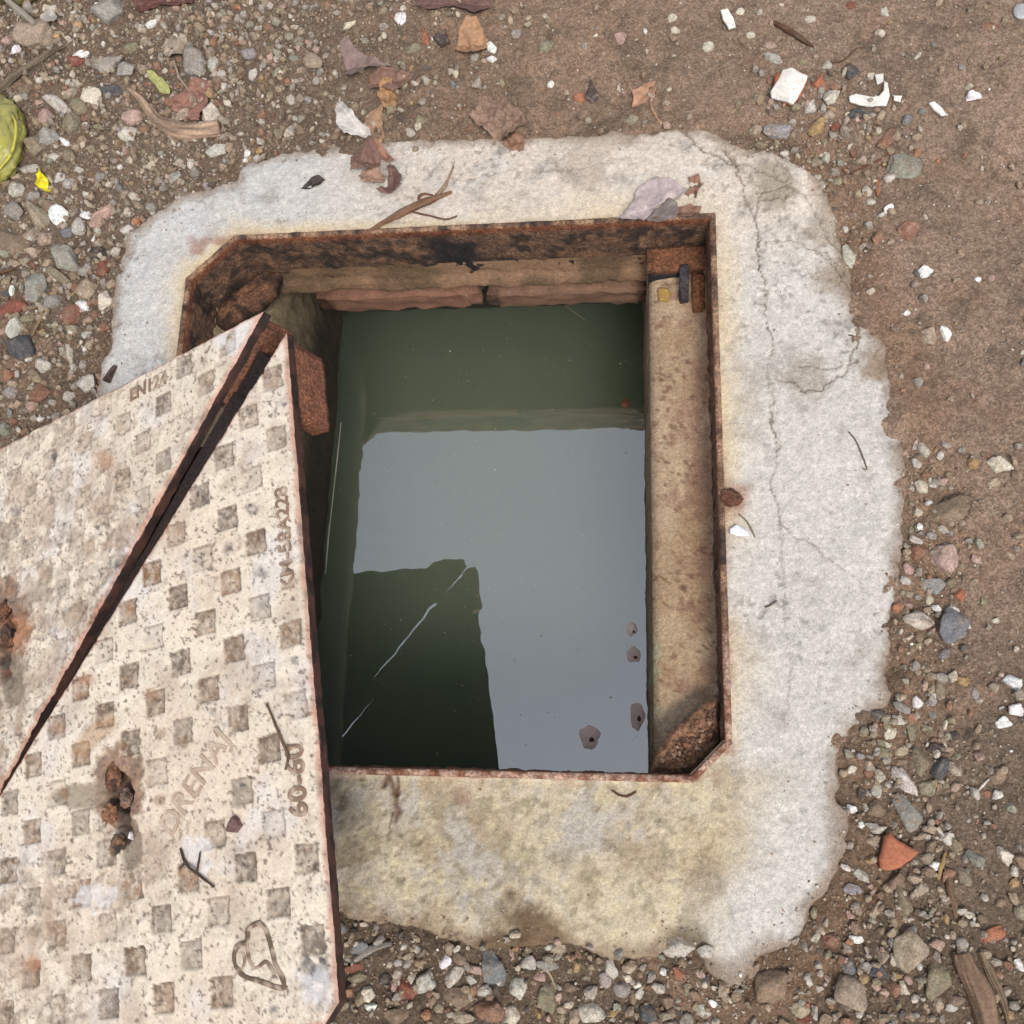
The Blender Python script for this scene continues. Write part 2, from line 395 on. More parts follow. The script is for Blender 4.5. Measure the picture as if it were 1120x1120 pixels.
# ------------------------------------------------------------------ frame
def offset_poly(poly, o):
    n = len(poly); out = []
    for i in range(n):
        p0, p1, p2 = poly[i - 1], poly[i], poly[(i + 1) % n]
        e1 = (p1 - p0) / np.linalg.norm(p1 - p0); e2 = (p2 - p1) / np.linalg.norm(p2 - p1)
        n1 = np.array([e1[1], -e1[0]]); n2 = np.array([e2[1], -e2[0]])
        m = (n1 + n2); m = m / (1 + n1 @ n2); out.append(p1 + m * o)
    return np.array(out)
FRAME = np.array([(-.31, -.31), (.276, -.31), (.31, -.276), (.31, .31), (-.258, .31), (-.31, .258)])
frame = tag(empty('manhole_surround', (0, 0, 0)), 'rusty steel manhole frame set in the concrete around the open pit', 'manhole frame')
sec = [(0, -.099 + .099 * i / 26) for i in range(27)] + [(.0012, .0035), (.0035, .0042), (.0062, .0038), (.0075, .002), (.0078, -.012), (.0078, -.03)]
rings = []
for o, zz in sec:
    q = offset_poly(FRAME, o); r = []
    for i in range(6):
        a, b = q[i], q[(i + 1) % 6]; k = max(8, int(np.linalg.norm(FRAME[i] - FRAME[(i + 1) % 6]) / .003))
        for j in range(k): r.append((*(a * (1 - j / k) + b * j / k), zz))
    rings.append(r)
V = np.array(rings); nr, nc = V.shape[:2]; V = V.reshape(-1, 3)
i = np.arange(nr - 1)[:, None] * nc + np.arange(nc)[None]; j = np.arange(nr - 1)[:, None] * nc + (np.arange(nc)[None] + 1) % nc
fr_f = np.stack([i, j, j + nc, i + nc], -1).reshape(-1, 4)
inner = (V[:, 2] < .0005) & (np.arange(len(V)) < 27 * nc)
crust = np.where(inner, (.0035 * (vn3(V, 60, 3)) + .0022 * vn3(V, 170, 4)) * ss(0, -.012, V[:, 2]), .0006 * vn3(V, 200, 5))
dirv = V[:, :2] / np.maximum(np.abs(V[:, :2]).max(1), 1e-6)[:, None]; main = np.abs(dirv) > .995
V[:, :2] -= main * np.sign(V[:, :2]) * np.abs(crust)[:, None]; V[:, 2] += np.where(inner, 0, .0008 * vn3(V, 120, 6))
t = vn3(V, 45, 7) * .5 + vn3(V, 140, 8) * .5
c = mix(s(112, 84, 66), s(62, 48, 41), ss(-.2, .3, t)); c = mix(c, s(144, 108, 82), ss(.25, .6, vn3(V, 90, 9)) * .7)
c = mix(c, s(140, 70, 34), ss(-.012, 0, V[:, 2]) * inner * .6)
topm = ~inner & (V[:, 2] > -.005)
c = mix(c, mix(s(196, 160, 140), s(140, 92, 70), ss(-.1, .4, vn3(V, 110, 10))), topm * ss(-.1, -.25, V[:, 1]) * .9)
c = mix(c, s(176, 140, 112), topm * ss(-.25, -.1, V[:, 1]) * .8 * ss(-.2, .3, vn3(V, 60, 14)))
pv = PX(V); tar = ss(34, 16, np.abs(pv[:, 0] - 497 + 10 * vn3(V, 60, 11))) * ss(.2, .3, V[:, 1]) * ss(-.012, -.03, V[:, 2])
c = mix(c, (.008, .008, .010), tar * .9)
mesh_obj('rim', V, fr_f, M_rust, frame, c)

def slab(name, poly, ztop, th, mat, parent, colr, amp=.002, seed=0, step=.002, loc=None, relief=None, rot=None):
    """solid plate filling an outline"""
    poly = np.asarray(poly, float)
    x0, y0 = poly.min(0) - step; x1, y1 = poly.max(0) + step
    X, Y = np.meshgrid(np.arange(x0, x1 + step, step), np.arange(y0, y1 + step, step)); n, m = X.shape; x, y = X.ravel().copy(), Y.ravel().copy()
    d = poly_sd(x, y, poly); qf = grid_faces(n, m); k = d[qf].max(1) > 0
    k &= poly_sd(x[qf].mean(1), y[qf].mean(1), poly) > -step * .6
    qf = qf[k]
    used = np.zeros(len(x), bool); used[qf.ravel()] = True
    out = used & (d < 0)
    for ii in np.where(out)[0]:      # pull outside corners onto the outline
        best = None
        for a, b in zip(poly, np.roll(poly, -1, 0)):
            e = b - a; t = np.clip(((x[ii] - a[0]) * e[0] + (y[ii] - a[1]) * e[1]) / (e @ e + 1e-18), 0, 1); q = a + e * t; dd = (x[ii] - q[0]) ** 2 + (y[ii] - q[1]) ** 2
            if best is None or dd < best[0]: best = (dd, q)
        x[ii], y[ii] = best[1]
    rem = np.cumsum(used) - 1; x, y, d = x[used], y[used], np.clip(d[used], 0, 1); f = rem[qf]
    zt = (ztop(x, y) if callable(ztop) else np.full(x.shape, float(ztop))) + amp * fbm(x, y, .12 / step, 3, seed)
    if relief is not None: zt = zt + relief(x, y)
    zb = zt - th
    if th > .003: zt = zt - np.clip(1 - d / (th * .35), 0, 1) ** 2 * th * .3
    E = np.concatenate([f[:, [0, 1]], f[:, [1, 2]], f[:, [2, 3]], f[:, [3, 0]]]); key = np.sort(E, 1)
    _, inv, cnt = np.unique(key[:, 0] * 10000000 + key[:, 1], return_inverse=True, return_counts=True)
    B = E[cnt[inv] == 1]; n0 = len(x)
    V = np.concatenate([np.stack([x, y, zt], 1), np.stack([x, y, zb], 1)])
    F_ = np.concatenate([f, f[:, ::-1] + n0, np.stack([B[:, 0], B[:, 0] + n0, B[:, 1] + n0, B[:, 1]], 1)])
    cc = colr(V[:, 0], V[:, 1]) if callable(colr) else np.tile(np.asarray(colr), (len(V), 1)) * (1 + .2 * fbm(V[:, 0], V[:, 1], .1 / step, 3, seed + 3))[:, None]
    return mesh_obj(name, V, F_, mat, parent, cc, loc=loc)

wood_c = lambda x, y: mix(s(120, 84, 62), s(66, 46, 36), ss(-.3, .4, fbm(x + y, x - y, 60, 3, 15)))
slab('corner_seat', [(-.259, .307), (-.307, .259), (-.308, .236), (-.294, .229), (-.268, .252), (-.255, .262), (-.236, .283), (-.230, .307)], -.066, .018, M_rust, frame, wood_c, .0012, 4, relief=lambda x, y: .004 * fbm((x - y) * 6, (x + y) * .6, 30, 3, 17) - .010 * ss(-.02, .05, x - y + .54))
slab('corner_seat', [(.277, -.307), (.307, -.277), (.308, -.232), (.292, -.236), (.262, -.262), (.244, -.285), (.236, -.307)], -.026, .02, M_rust, frame, lambda x, y: mix(s(158, 118, 90), s(112, 84, 68), ss(-.3, .4, fbm(x, y, 90, 5, 15, .65))), .0014, 6)
# bracket in the far right corner
def box_mesh(name, lo, hi, mat, parent, colr, n=10, amp=.001, seed=0, M=None):
    bm = bmesh.new(); bmesh.ops.create_cube(bm, size=1); bmesh.ops.bevel(bm, geom=bm.edges[:], offset=.06, segments=2, affect='EDGES')
    bmesh.ops.subdivide_edges(bm, edges=[e for e in bm.edges if e.calc_length() > .3], cuts=n, use_grid_fill=True)
    bmesh.ops.triangulate(bm, faces=[f for f in bm.faces if len(f.verts) > 4])
    V = np.array([v.co[:] for v in bm.verts]); fs = [[v.index for v in f.verts] for f in bm.faces]; bm.free()
    lo = np.array(lo); hi = np.array(hi); V = (V + .5) * (hi - lo) + lo
    V = V + amp * np.stack([vn3(V, 90, seed + i) for i in range(3)], 1)
    if M is not None: V = M(V)
    cc = np.asarray(colr)[None] * (1 + .25 * vn3(V, 120, seed + 9))[:, None]
    return mesh_obj(name, V, [np.array([f for f in fs if len(f) == k]) for k in (3, 4)], mat, parent, cc)
a = W(708, 284, -.058); b = W(757, 297, -.058)
box_mesh('bracket', (a[0], b[1], -.066), (b[0] + .03, .309, -.052), M_rust, frame, s(128, 84, 58), seed=31, amp=.0015)
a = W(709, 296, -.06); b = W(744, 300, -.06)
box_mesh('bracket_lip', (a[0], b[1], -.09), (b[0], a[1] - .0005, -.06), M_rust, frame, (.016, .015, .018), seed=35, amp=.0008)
a = W(743, 294, -.058); b = W(754, 329, -.058)
box_mesh('bracket_leg', (a[0], b[1], -.080), (b[0], a[1] + .002, -.049), M_rust, frame, s(78, 72, 76), seed=39, amp=.001)
a = W(757, 300, -.058); b = W(772, 340, -.058)
box_mesh('bracket_leg', (a[0], b[1], -.080), (.308, a[1] + .002, -.056), M_rust, frame, s(134, 86, 58), seed=43, amp=.0015)

# ------------------------------------------------------------------ chamber
pitroot = tag(empty('brick_chamber', (0, 0, -.36)), 'plastered brick chamber of the open pit below the steel frame', 'pit chamber')
def loft(name, prof, a, b, along, mat, colf, amp, seed, n=230, sub=10):
    prof = np.array(prof); pp = []
    for p, q in zip(prof[:-1], prof[1:]):
        k = max(2, min(26, int(np.linalg.norm(q - p) / .0035)))
        pp += [p * (1 - i / k) + q * i / k for i in range(k)]
    pp.append(prof[-1]); pp = np.array(pp)
    T = np.linspace(a, b, n); A, O = np.meshgrid(T, pp[:, 0]); _, Z = np.meshgrid(T, pp[:, 1])
    A, O, Z = A.ravel(), O.ravel(), Z.ravel()
    V = np.stack([A, O, Z], 1) if along == 'x' else np.stack([O, A, Z], 1)
    nz = amp * (fbm(A, O * .7 + Z, 25, 4, seed) + .4 * fbm(A, O + Z, 110, 2, seed + 1)) * ss(-.083, -.092, Z + .012 * (prof[0][1] > -.07))
    if along == 'x': V[:, 1] += nz
    else: V[:, 0] += nz
    V[:, 2] += nz * .6
    return mesh_obj(name, V, grid_faces(len(pp), n), mat, pitroot, colf(V))
def c_far(V):
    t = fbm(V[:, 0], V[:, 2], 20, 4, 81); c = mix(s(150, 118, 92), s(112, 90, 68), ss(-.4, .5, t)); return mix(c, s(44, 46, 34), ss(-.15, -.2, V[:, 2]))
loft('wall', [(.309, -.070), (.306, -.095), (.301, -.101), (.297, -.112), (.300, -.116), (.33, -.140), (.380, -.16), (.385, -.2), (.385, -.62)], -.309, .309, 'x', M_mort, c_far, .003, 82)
def c_left(V):
    t = fbm(V[:, 1], V[:, 2], 18, 4, 83); c = mix(s(150, 134, 104), s(118, 104, 80), ss(-.4, .5, t)); c = mix(c, s(172, 152, 120), ss(-.15, -.10, V[:, 2]))  # upper wall painted lighter, standing in for light the cover blocks
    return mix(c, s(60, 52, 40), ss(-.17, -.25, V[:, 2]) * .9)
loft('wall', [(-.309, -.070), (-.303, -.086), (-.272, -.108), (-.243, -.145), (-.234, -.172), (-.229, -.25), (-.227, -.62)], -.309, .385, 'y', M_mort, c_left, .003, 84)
def c_right(V):
    t = fbm(V[:, 1], V[:, 0] * 2, 14, 4, 85); c = mix(s(196, 170, 140), s(176, 148, 116), ss(-.4, .5, t))
    c = mix(c, s(160, 122, 98), ss(.27, .30, V[:, 0]) * ss(-.4, .3, fbm(V[:, 1], V[:, 0], 30, 3, 86)) * .8)
    c = mix(c, s(156, 134, 106), ss(.252, .242, V[:, 0]) * .6)
    c = mix(c, s(120, 84, 66), ss(.45, .6, fbm(V[:, 1], V[:, 0], 150, 3, 92)) * ss(-.3, .3, fbm(V[:, 1], V[:, 0], 22, 3, 93)) * .8)
    c = mix(c, s(150, 112, 92), ss(.3, .8, fbm(V[:, 1], V[:, 0], 60, 3, 87)) * .6)
    p = PX(V); c = mix(c, s(178, 170, 140), ss(12, 5, np.abs(p[:, 0] - 716)) * ss(690, 715, p[:, 1]) * ss(800, 770, p[:, 1]) * ss(-.2, .4, fbm(V[:, 1], V[:, 0], 50, 3, 88)))
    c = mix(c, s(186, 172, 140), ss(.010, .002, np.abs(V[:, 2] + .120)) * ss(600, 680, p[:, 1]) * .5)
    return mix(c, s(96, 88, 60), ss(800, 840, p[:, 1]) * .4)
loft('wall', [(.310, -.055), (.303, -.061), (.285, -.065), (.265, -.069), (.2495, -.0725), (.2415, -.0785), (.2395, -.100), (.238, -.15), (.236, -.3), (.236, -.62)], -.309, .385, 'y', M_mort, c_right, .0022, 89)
loft('wall', [(-.309, -.070), (-.314, -.09), (-.316, -.15), (-.316, -.62)], -.309, .309, 'x', M_mort, c_left, .001, 90)
bxs = [(W(352, 336, -.14)[0], W(526, 334, -.14)[0]), (W(534, 334, -.14)[0], .239)]
for k, (a, b) in enumerate(bxs):
    box_mesh('brick', (a, .291 - .003 * (k == 1), -.157 - .002 * (k == 2)), (b, .332, -.119), M_brick, pitroot, s(136, 100, 82) if k == 0 else s(130, 100, 82), n=14, amp=.003, seed=91 + 7 * k)

# ------------------------------------------------------------------ water
ZW = -.338
xw = np.linspace(-.30, .30, 40); yw = np.linspace(-.33, .388, 40); A, B = np.meshgrid(xw, yw)
tag(mesh_obj('water', np.stack([A.ravel(), B.ravel(), np.full(A.size, ZW)], 1), grid_faces(40, 40), M_water, loc=(0, 0, ZW)), kind='structure')

# ------------------------------------------------------------------ covers
def cover_frame(T, e, g):
    T = np.array(T) - np.array([CX, CY, 0]); e = np.array(e); g = np.array(g); n = np.cross(e, g); n /= np.linalg.norm(n)
    e /= np.linalg.norm(e); g = g - e * (g @ e); g /= np.linalg.norm(g); n = np.cross(e, g)
    return dict(T=T, e=e, g=g, N=-n)
RC = cover_frame((-.33604, .42021, .2033), (.17003, -.98511, .0257), (-.93690, -.16956, -.30564))
LC = cover_frame((-.357, .438, .214), (.151, -.987, .054), (-.889, -.159, -.429))
def on_cover(C, px, py, lift=0.):
    r = ray(px, py); t = ((C['T'] + C['N'] * lift - CAM) @ C['N']) / (r @ C['N']); return CAM + r * t
def uv_of(C, px, py):
    q = on_cover(C, px, py) - C['T']; return np.array([q @ C['e'], q @ C['g']])
def to_w(C, u, v, h=0.):
    u = np.asarray(u, float); v = np.asarray(v, float); h = np.broadcast_to(h, u.shape)
    return C['T'] + u[..., None] * C['e'] + v[..., None] * C['g'] + h[..., None] * C['N']
SP = .030975
STEP = .0015; NN = 400
TH = .013

def build_cover(name, label, C, right, u0, v0, par, skip, grime):
    root = tag(empty(name, tuple(C['T'])), label, 'manhole cover', 'triangular halves of the lifted cover')
    idx = -np.ones((NN + 1, NN + 1), int); I, J = np.meshgrid(np.arange(NN + 1), np.arange(NN + 1), indexing='ij')
    K = 390
    ok = ((I >= J) & (I - J <= K)) if right else ((J >= I) & (J - I <= 390))
    idx[ok] = np.arange(ok.sum()); u = (I[ok] * STEP); v = (J[ok] * STEP)
    a = idx[:-1, :-1]; b = idx[1:, :-1]; c = idx[1:, 1:]; d = idx[:-1, 1:]
    q = np.stack([a, b, c, d], -1).reshape(-1, 4); nneg = (q < 0).sum(1)
    quads = q[nneg == 0][:, ::-1]; tr = q[nneg == 1]; tris = np.array([[x for x in r if x >= 0] for r in tr])[:, ::-1]
    P = PX(to_w(C, u, v)); pu, pv = P[:, 0], P[:, 1]
    # distance to the rim of the plate
    if right: ed = np.minimum(np.minimum(v, .6 - u), np.minimum((u - v) / 1.414, (K * STEP - (u - v)) / 1.414))
    else: ed = np.minimum(np.minimum(u, .6 - v), (v - u) / 1.414)
    h = .0005 * fbm(u, v, 90, 3, 101) + .0003 * fbm(u, v, 260, 2, 102)
    pink = ss(-.5, .6, fbm(u, v, 9, 4, 103))
    col = mix(s(239, 225, 205), s(236, 218, 196), pink)
    col = mix(col, s(232, 224, 216), ss(.2, .8, fbm(u, v, 18, 4, 104)) * .8)
    col = mix(col, s(190, 168, 148), ss(.1, .9, fbm(u, v, 30, 4, 105)) * .55)
    gr = np.clip(grime(pu, pv) * (.8 + .5 * fbm(u, v, 14, 3, 106)), 0, 1)
    # recessed squares
    i0 = np.round((u - u0) / SP).astype(int); j0 = np.round((v - v0) / SP).astype(int)
    du = u - u0 - i0 * SP; dv = v - v0 - j0 * SP; half = .0116
    edge = np.maximum(np.abs(du), np.abs(dv)) + .0007 * fbm(u, v, 220, 2, 107)
    sq = ss(half + .0004, half - .0007, edge) * (((i0 + j0) % 2) == par)
    cu = u0 + i0 * SP; cv = v0 + j0 * SP
    if right: fit = (cu - cv > .018) & (cv > .012) & (cu < .59) & (cu - cv < .555)
    else: fit = (cv - cu > .018) & (cu > .012) & (cv < .585)
    sq = sq * fit * (1 - .75 * gr * (not right))
    cp = PX(to_w(C, cu, cv))
    for a_, b_, r_ in skip:
        sq = sq * (np.hypot(cp[:, 0] - a_, cp[:, 1] - b_) > r_)
    ov = PX(to_w(C, u, v))
    rnd = _hash(i0, j0, i0 * 0, 77 + right); rnd2 = _hash(i0, j0, i0 * 0, 99 + right)
    fill = .35 + .65 * rnd2                       # some squares are packed with grey residue
    h = h - sq * (.0006 + .0015 * fill) + sq * (.0005 * fbm(u, v, 180, 3, 131))
    sc = mix(s(140, 116, 94), s(152, 116, 84), ss(.62, .85, rnd)); sc = mix(sc, s(126, 114, 100), ss(.35, .2, rnd))
    sc = mix(sc, s(96, 82, 68), ss(.0, .7, fbm(u, v, 120, 3, 108)) * .7); sc = mix(sc, s(74, 62, 54), ss(.3, .6, fbm(u, v, 280, 2, 140)) * .6); sc = mix(sc, s(214, 196, 174), ss(.35, .6, fbm(u, v, 240, 2, 141)) * .6); sc = mix(sc, s(196, 176, 154), ss(.1, .8, fbm(u, v, 90, 3, 109)) * .6)
    col = mix(col, sc, np.clip(sq * (.50 + .42 * fill) * (.3 + .8 * ss(.02, .45, _hash(i0, j0, i0 * 0, 55 + right))) * (.9 + .45 * fbm(u, v, 130, 4, 132, .65)), 0, 1))
    edge_shade = sq * ss(half - .0032, half - .0008, edge); col = mix(col, s(80, 66, 56), edge_shade * .6 * (du + dv < .004))  # shade along one pair of recess sides, painted into the colour
    # pock marks and dark specks
    pk = ss(.50, .7, fbm(u, v, 260, 3, 110, .6)) * ss(-.5, .5, fbm(u, v, 16, 3, 111)); h = h - pk * .0006; col = mix(col, s(150, 124, 104), pk * .6 * (1 - sq))
    dk = ss(.62, .8, fbm(u, v, 330, 2, 112)); col = mix(col, s(84, 68, 60), dk * .75)
    # dried mud and cement grit
    grit = gr * ss(-.35, .5, fbm(u, v, 60, 4, 113)); h = h + gr * (.0018 * fbm(u, v, 75, 4, 114) + .0024 * np.clip(fbm(u, v, 200, 3, 115), 0, 1))
    col = mix(col, s(116, 98, 84), gr * ss(.25, .6, fbm(u, v, 170, 3, 133, .65)) * .8); col = mix(col, s(226, 214, 200), gr * ss(.4, .7, fbm(u, v, 230, 2, 134)) * .8)
    col = mix(col, mix(s(182, 158, 138), s(150, 130, 112), ss(-.3, .6, fbm(u, v, 40, 3, 116))), grit * .85)
    # blue-black paint stains
    st = ((346,1068,24,.95),(352,1048,16,.85),(335,1050,12,.7),(348,1095,16,.6),(276,557,10,.9),(252,601,11,.8),(313,443,6,.95),(286,628,11,.6),(332,583,6,.7),(336,608,7,.5),(340,640,8,.45),(262,858,9,.7),
          (343,852,6,.6),(302,448,4,.4),(283,700,7,.5),(322,723,7,.6),(272,450,9,.4),(232,780,5,.4),(300,1105,9,.7),(246,1015,8,.4),(262,990,8,.4)) if right else \
         ((148,405,4,.8),(58,500,9,.7),(130,620,14,.8),(60,652,9,.7),(150,425,6,.4),(20,560,12,.5),(28,590,10,.5),(55,545,10,.5),(12,520,10,.4),(40,570,10,.5),(110,560,8,.3))
    for a_, b_, r_, k_ in st:
        q_ = np.hypot(pu - a_, pv - b_) / r_; col = mix(col, s(52, 54, 68), np.clip(ss(1.2, .1, q_) * ss(-.3, .45, fbm(u, v, 130, 3, 117) + .5 - .6 * q_) * k_, 0, 1))
    # white paint
    for a_, b_, r_ in ((268,372,26), (345,1080,22), (130,640,16), (150,600,12), (240,360,14), (215,935,20), (100,980,22)):
        col = mix(col, s(236, 232, 232), ss(1.1, .5, np.hypot(pu - a_, pv - b_) / r_ + .9 * fbm(u, v, 70, 5, 118, .7)) * .6)
    # rust halo and keyhole
    kx, ky = (128, 866) if right else (-2, 685)
    dx, dy = pu - kx, pv - ky
    nz = fbm(u, v, 45, 4, 119)
    halo = ss(1.2, .85, np.hypot((dx - 3) / 28, (dy + 4) / 46) + .4 * fbm(u, v, 60, 5, 137, .65))
    col = mix(col, mix(s(150, 108, 78), s(112, 78, 60), ss(-.3, .4, fbm(u, v, 110, 4, 120, .65))), halo * .8); h = h + halo * .0022 * fbm(u, v, 120, 3, 138); h = h - halo * .0012
    hole = ss(1.15, .85, np.hypot((dx - 1) / 15, (dy + 2) / 24) + .3 * nz); h = h - hole * .008 * (1 + .3 * fbm(u, v, 120, 3, 135))
    slot = ss(9, 5, np.abs(dx - 4 - dy * .06 + 5 * nz)) * ss(-5, 5, dy) * ss(70, 52, dy + 8 * nz); h = h - slot * .006 * (1 + .4 * fbm(u, v, 110, 3, 136))
    mudy = ss(1.2, .8, np.hypot((dx - 14) / 13, (dy - 58) / 30) + .2 * nz)
    if right:
        chan = ss(1.2, .7, np.hypot((dx + 34) / 36, (dy - 3) / 14) + .45 * nz); h = h - chan * .0022; col = mix(col, s(146, 128, 108), chan * .75)
        for a_, b_ in ((68, 868), (176, 803), (200, 812), (195, 872), (175, 875)):
            col = mix(col, s(140, 104, 72), ss(1.2, .6, np.hypot(pu - a_, pv - b_) / 7 + .3 * nz) * .5)
        q_ = seg_d(pu, pv, [(118, 790), (92, 815), (88, 822)]); col = mix(col, s(176, 136, 96), ss(16, 4, q_ + 5 * nz) * .55)
    col = mix(col, s(128, 112, 94), mudy * .75); h = h - mudy * .002
    col = mix(col, mix(s(92, 66, 54), s(44, 32, 28), ss(-.2, .3, fbm(u, v, 90, 3, 139))), hole * .9); col = mix(col, s(52, 40, 34), slot * .8)
    col = mix(col, s(124, 76, 56), ss(.35, .7, fbm(u, v, 110, 3, 121)) * np.clip(hole + slot, 0, 1) * .7)
    # other rust blooms
    for a_, b_, r_, k_ in ((115, 503, 14, .6), (140, 665, 10, .6), (90, 700, 12, .4), (165, 760, 12, .5), (62, 795, 14, .4), (10, 690, 26, .8), (345, 775, 14, .4), (36, 1055, 10, .7), (95, 745, 12, .5)):
        col = mix(col, s(180, 128, 92), ss(1.3, .2, np.hypot(pu - a_, pv - b_) / r_ + .3 * nz) * k_)
    ev = ss(.0055, .0005, ed + .0015 * fbm(u, v, 60, 3, 122)); col = mix(col, mix(s(196, 142, 122), s(130, 84, 66), ss(0, .6, fbm(u, v, 80, 3, 123))), ev * .75)
    h = h - .0025 * np.clip(1 - ed / .003, 0, 1) ** 2
    top = to_w(C, u, v, h)
    # side walls
    allE = np.concatenate([quads[:, [0, 1]], quads[:, [1, 2]], quads[:, [2, 3]], quads[:, [3, 0]], tris[:, [0, 1]], tris[:, [1, 2]], tris[:, [2, 0]]])
    key = np.sort(allE, 1); _, inv, cnt = np.unique(key[:, 0] * 10000000 + key[:, 1], return_inverse=True, return_counts=True)
    B = allE[cnt[inv] == 1]; bi = np.unique(B); mp = -np.ones(len(u), int); mp[bi] = np.arange(len(bi))
    n0 = len(u); LV = 7; side = []; scol = []
    for k in range(LV):
        hh = h[bi] + (-TH - h[bi]) * k / (LV - 1)
        pnt = to_w(C, u[bi], v[bi], hh); pnt = pnt + .0007 * np.stack([vn3(pnt, 130, 124 + i_) for i_ in range(3)], 1) * (k > 0)
        side.append(pnt); sc_ = mix(s(78, 50, 40), s(46, 32, 28), ss(-.3, .3, vn3(pnt, 80, 127))); scol.append(mix(sc_, s(140, 96, 78), ss(.1, .5, vn3(pnt, 60, 128)) * (k < 1)))
    nb = len(bi); sf = []
    for k in range(LV - 1):
        o0, o1 = n0 + k * nb, n0 + (k + 1) * nb
        sf.append(np.stack([mp[B[:, 0]] + o0, mp[B[:, 0]] + o1, mp[B[:, 1]] + o1, mp[B[:, 1]] + o0], 1))
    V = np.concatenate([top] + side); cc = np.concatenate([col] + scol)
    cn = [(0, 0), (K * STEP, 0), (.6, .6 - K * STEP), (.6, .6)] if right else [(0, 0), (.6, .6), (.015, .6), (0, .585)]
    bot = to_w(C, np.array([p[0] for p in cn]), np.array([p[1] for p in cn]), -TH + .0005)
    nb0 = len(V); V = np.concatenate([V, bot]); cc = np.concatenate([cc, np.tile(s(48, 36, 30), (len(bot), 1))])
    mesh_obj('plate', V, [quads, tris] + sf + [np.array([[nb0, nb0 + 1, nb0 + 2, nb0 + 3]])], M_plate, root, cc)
    def beam(nm, ua, va, ub, vb, wd, dep, colr, seed, taper=0.):
        pa, pb = np.array([ua, va]), np.array([ub, vb]); L = np.linalg.norm(pb - pa); ax = (pb - pa) / L; nx = np.array([-ax[1], ax[0]])
        def M(Q):
            dp = Q[:, 2] * (1 - taper * ss(0, 1, Q[:, 0] / L))
            uu = pa[0] + ax[0] * Q[:, 0] + nx[0] * Q[:, 1]; vv = pa[1] + ax[1] * Q[:, 0] + nx[1] * Q[:, 1]
            return to_w(C, uu, vv, -TH + .001 + dp)
        return box_mesh(nm, (0, -wd / 2, -dep), (L, wd / 2, 0), M_rust, root, colr, n=14, amp=.001, seed=seed, M=M)
    if right:
        beam('lug', .002, .012, .082, .012, .021, .054, s(142, 92, 68), 131)
        beam('rib', .10, .03, .56, .03, .012, .03, s(50, 38, 32), 133); beam('rib', .56, .05, .56, .53, .012, .03, s(50, 38, 32), 135); beam('rib', .08, .06, .53, .50, .012, .03, s(50, 38, 32), 137)
        beam('slit_narrowing_flange', .03, .020, .565, .555, .010, .044, s(66, 46, 38), 139)  # unseen strip, added to narrow the slit of light mirrored in the water
    else:
        beam('lug', .004, .014, .006, .075, .02, .045, s(132, 84, 62), 141)
        beam('lug', .006, .012, .07, .074, .012, .042, s(112, 72, 54), 143)
        beam('slit_narrowing_flange', .0367, .0138, .5626, .5644, .0204, .048, s(48, 34, 30), 151)  # side face stretched into the gap to cut slit light, darkened for shade
        beam('rib', .03, .10, .03, .55, .012, .03, s(50, 38, 32), 145); beam('rib', .05, .55, .53, .55, .012, .03, s(50, 38, 32), 147); beam('rib', .09, .125, .50, .535, .010, .03, s(40, 30, 26), 149)
    return root

def text_part(root, C, body, p0, xd, yd, size, depth, colr, name='lettering', spacing=1.0, shear=0):
    """raised letters lying on the cover plane; p0 uv of the text centre, xd / yd uv directions"""
    cu = bpy.data.curves.new('lettering', 'FONT'); cu.body = body; cu.size = size; cu.extrude = depth; cu.offset = size * .012; cu.align_x = 'CENTER'; cu.align_y = 'CENTER'
    cu.space_character = spacing; cu.bevel_depth = depth * .35; cu.bevel_resolution = 1; cu.resolution_u = 4
    tmp = bpy.data.objects.new('lettering_curve', cu); COL.objects.link(tmp)
    dg = bpy.context.evaluated_depsgraph_get(); dg.update(); me0 = tmp.evaluated_get(dg).to_mesh()
    V = np.array([v.co[:] for v in me0.vertices]); fs = [list(p.vertices) for p in me0.polygons]
    tmp.evaluated_get(dg).to_mesh_clear(); bpy.data.objects.remove(tmp); bpy.data.curves.remove(cu)
    xd = np.array(xd, float); yd = np.array(yd, float)
    uu = p0[0] + V[:, 0] * xd[0] + V[:, 1] * yd[0]; vv = p0[1] + V[:, 0] * xd[1] + V[:, 1] * yd[1]
    P = to_w(C, uu, vv, V[:, 2])
    cc = mix(np.asarray(colr), s(222, 204, 184), ss(-.05, .45, vn3(P, 240, 151)) * .5)
    byn = {}
    for f in fs: byn.setdefault(len(f), []).append(f)
    return mesh_obj(name, P, [np.array(v) for v in byn.values()], M_plate, root, cc, smooth=False)

cr = build_cover('manhole_cover', 'cream painted triangular steel cover half with heart emblem and keyhole, nearer the photographer', RC, True, .1045, .0191, 0,
    [(311, 547, 17), (313, 617, 17), (318, 560, 14), (312, 530, 14), (318, 600, 14), (318, 640, 16), (326, 840, 16), (326, 880, 16), (290, 1045, 34), (300, 1075, 30), (128, 866, 34), (130, 900, 30), (100, 868, 24), (72, 868, 10), (180, 908, 17), (197, 882, 17), (218, 852, 18), (238, 822, 17), (250, 800, 12), (200, 830, 2)],
    lambda x, y: .55 * ss(150, 60, x) * ss(900, 1000, y) + .35 * ss(120, 20, np.hypot(x - 110, y - 960)) + .22)
cl = build_cover('manhole_cover', 'muddy triangular steel cover half caked with grit, farther back beside the gravel', LC, False, .047, .11, 1,
    [(-2, 685, 36), (185, 408, 15), (165, 420, 15), (145, 432, 13)],
    lambda x, y: np.clip(ss(190, 70, x - .3 * (y - 520)) * .95 + .25, 0, 1))
lc = s(142, 116, 97)
um, vm_ = (uv_of(RC, 317, 657) + uv_of(RC, 307, 522)) / 2
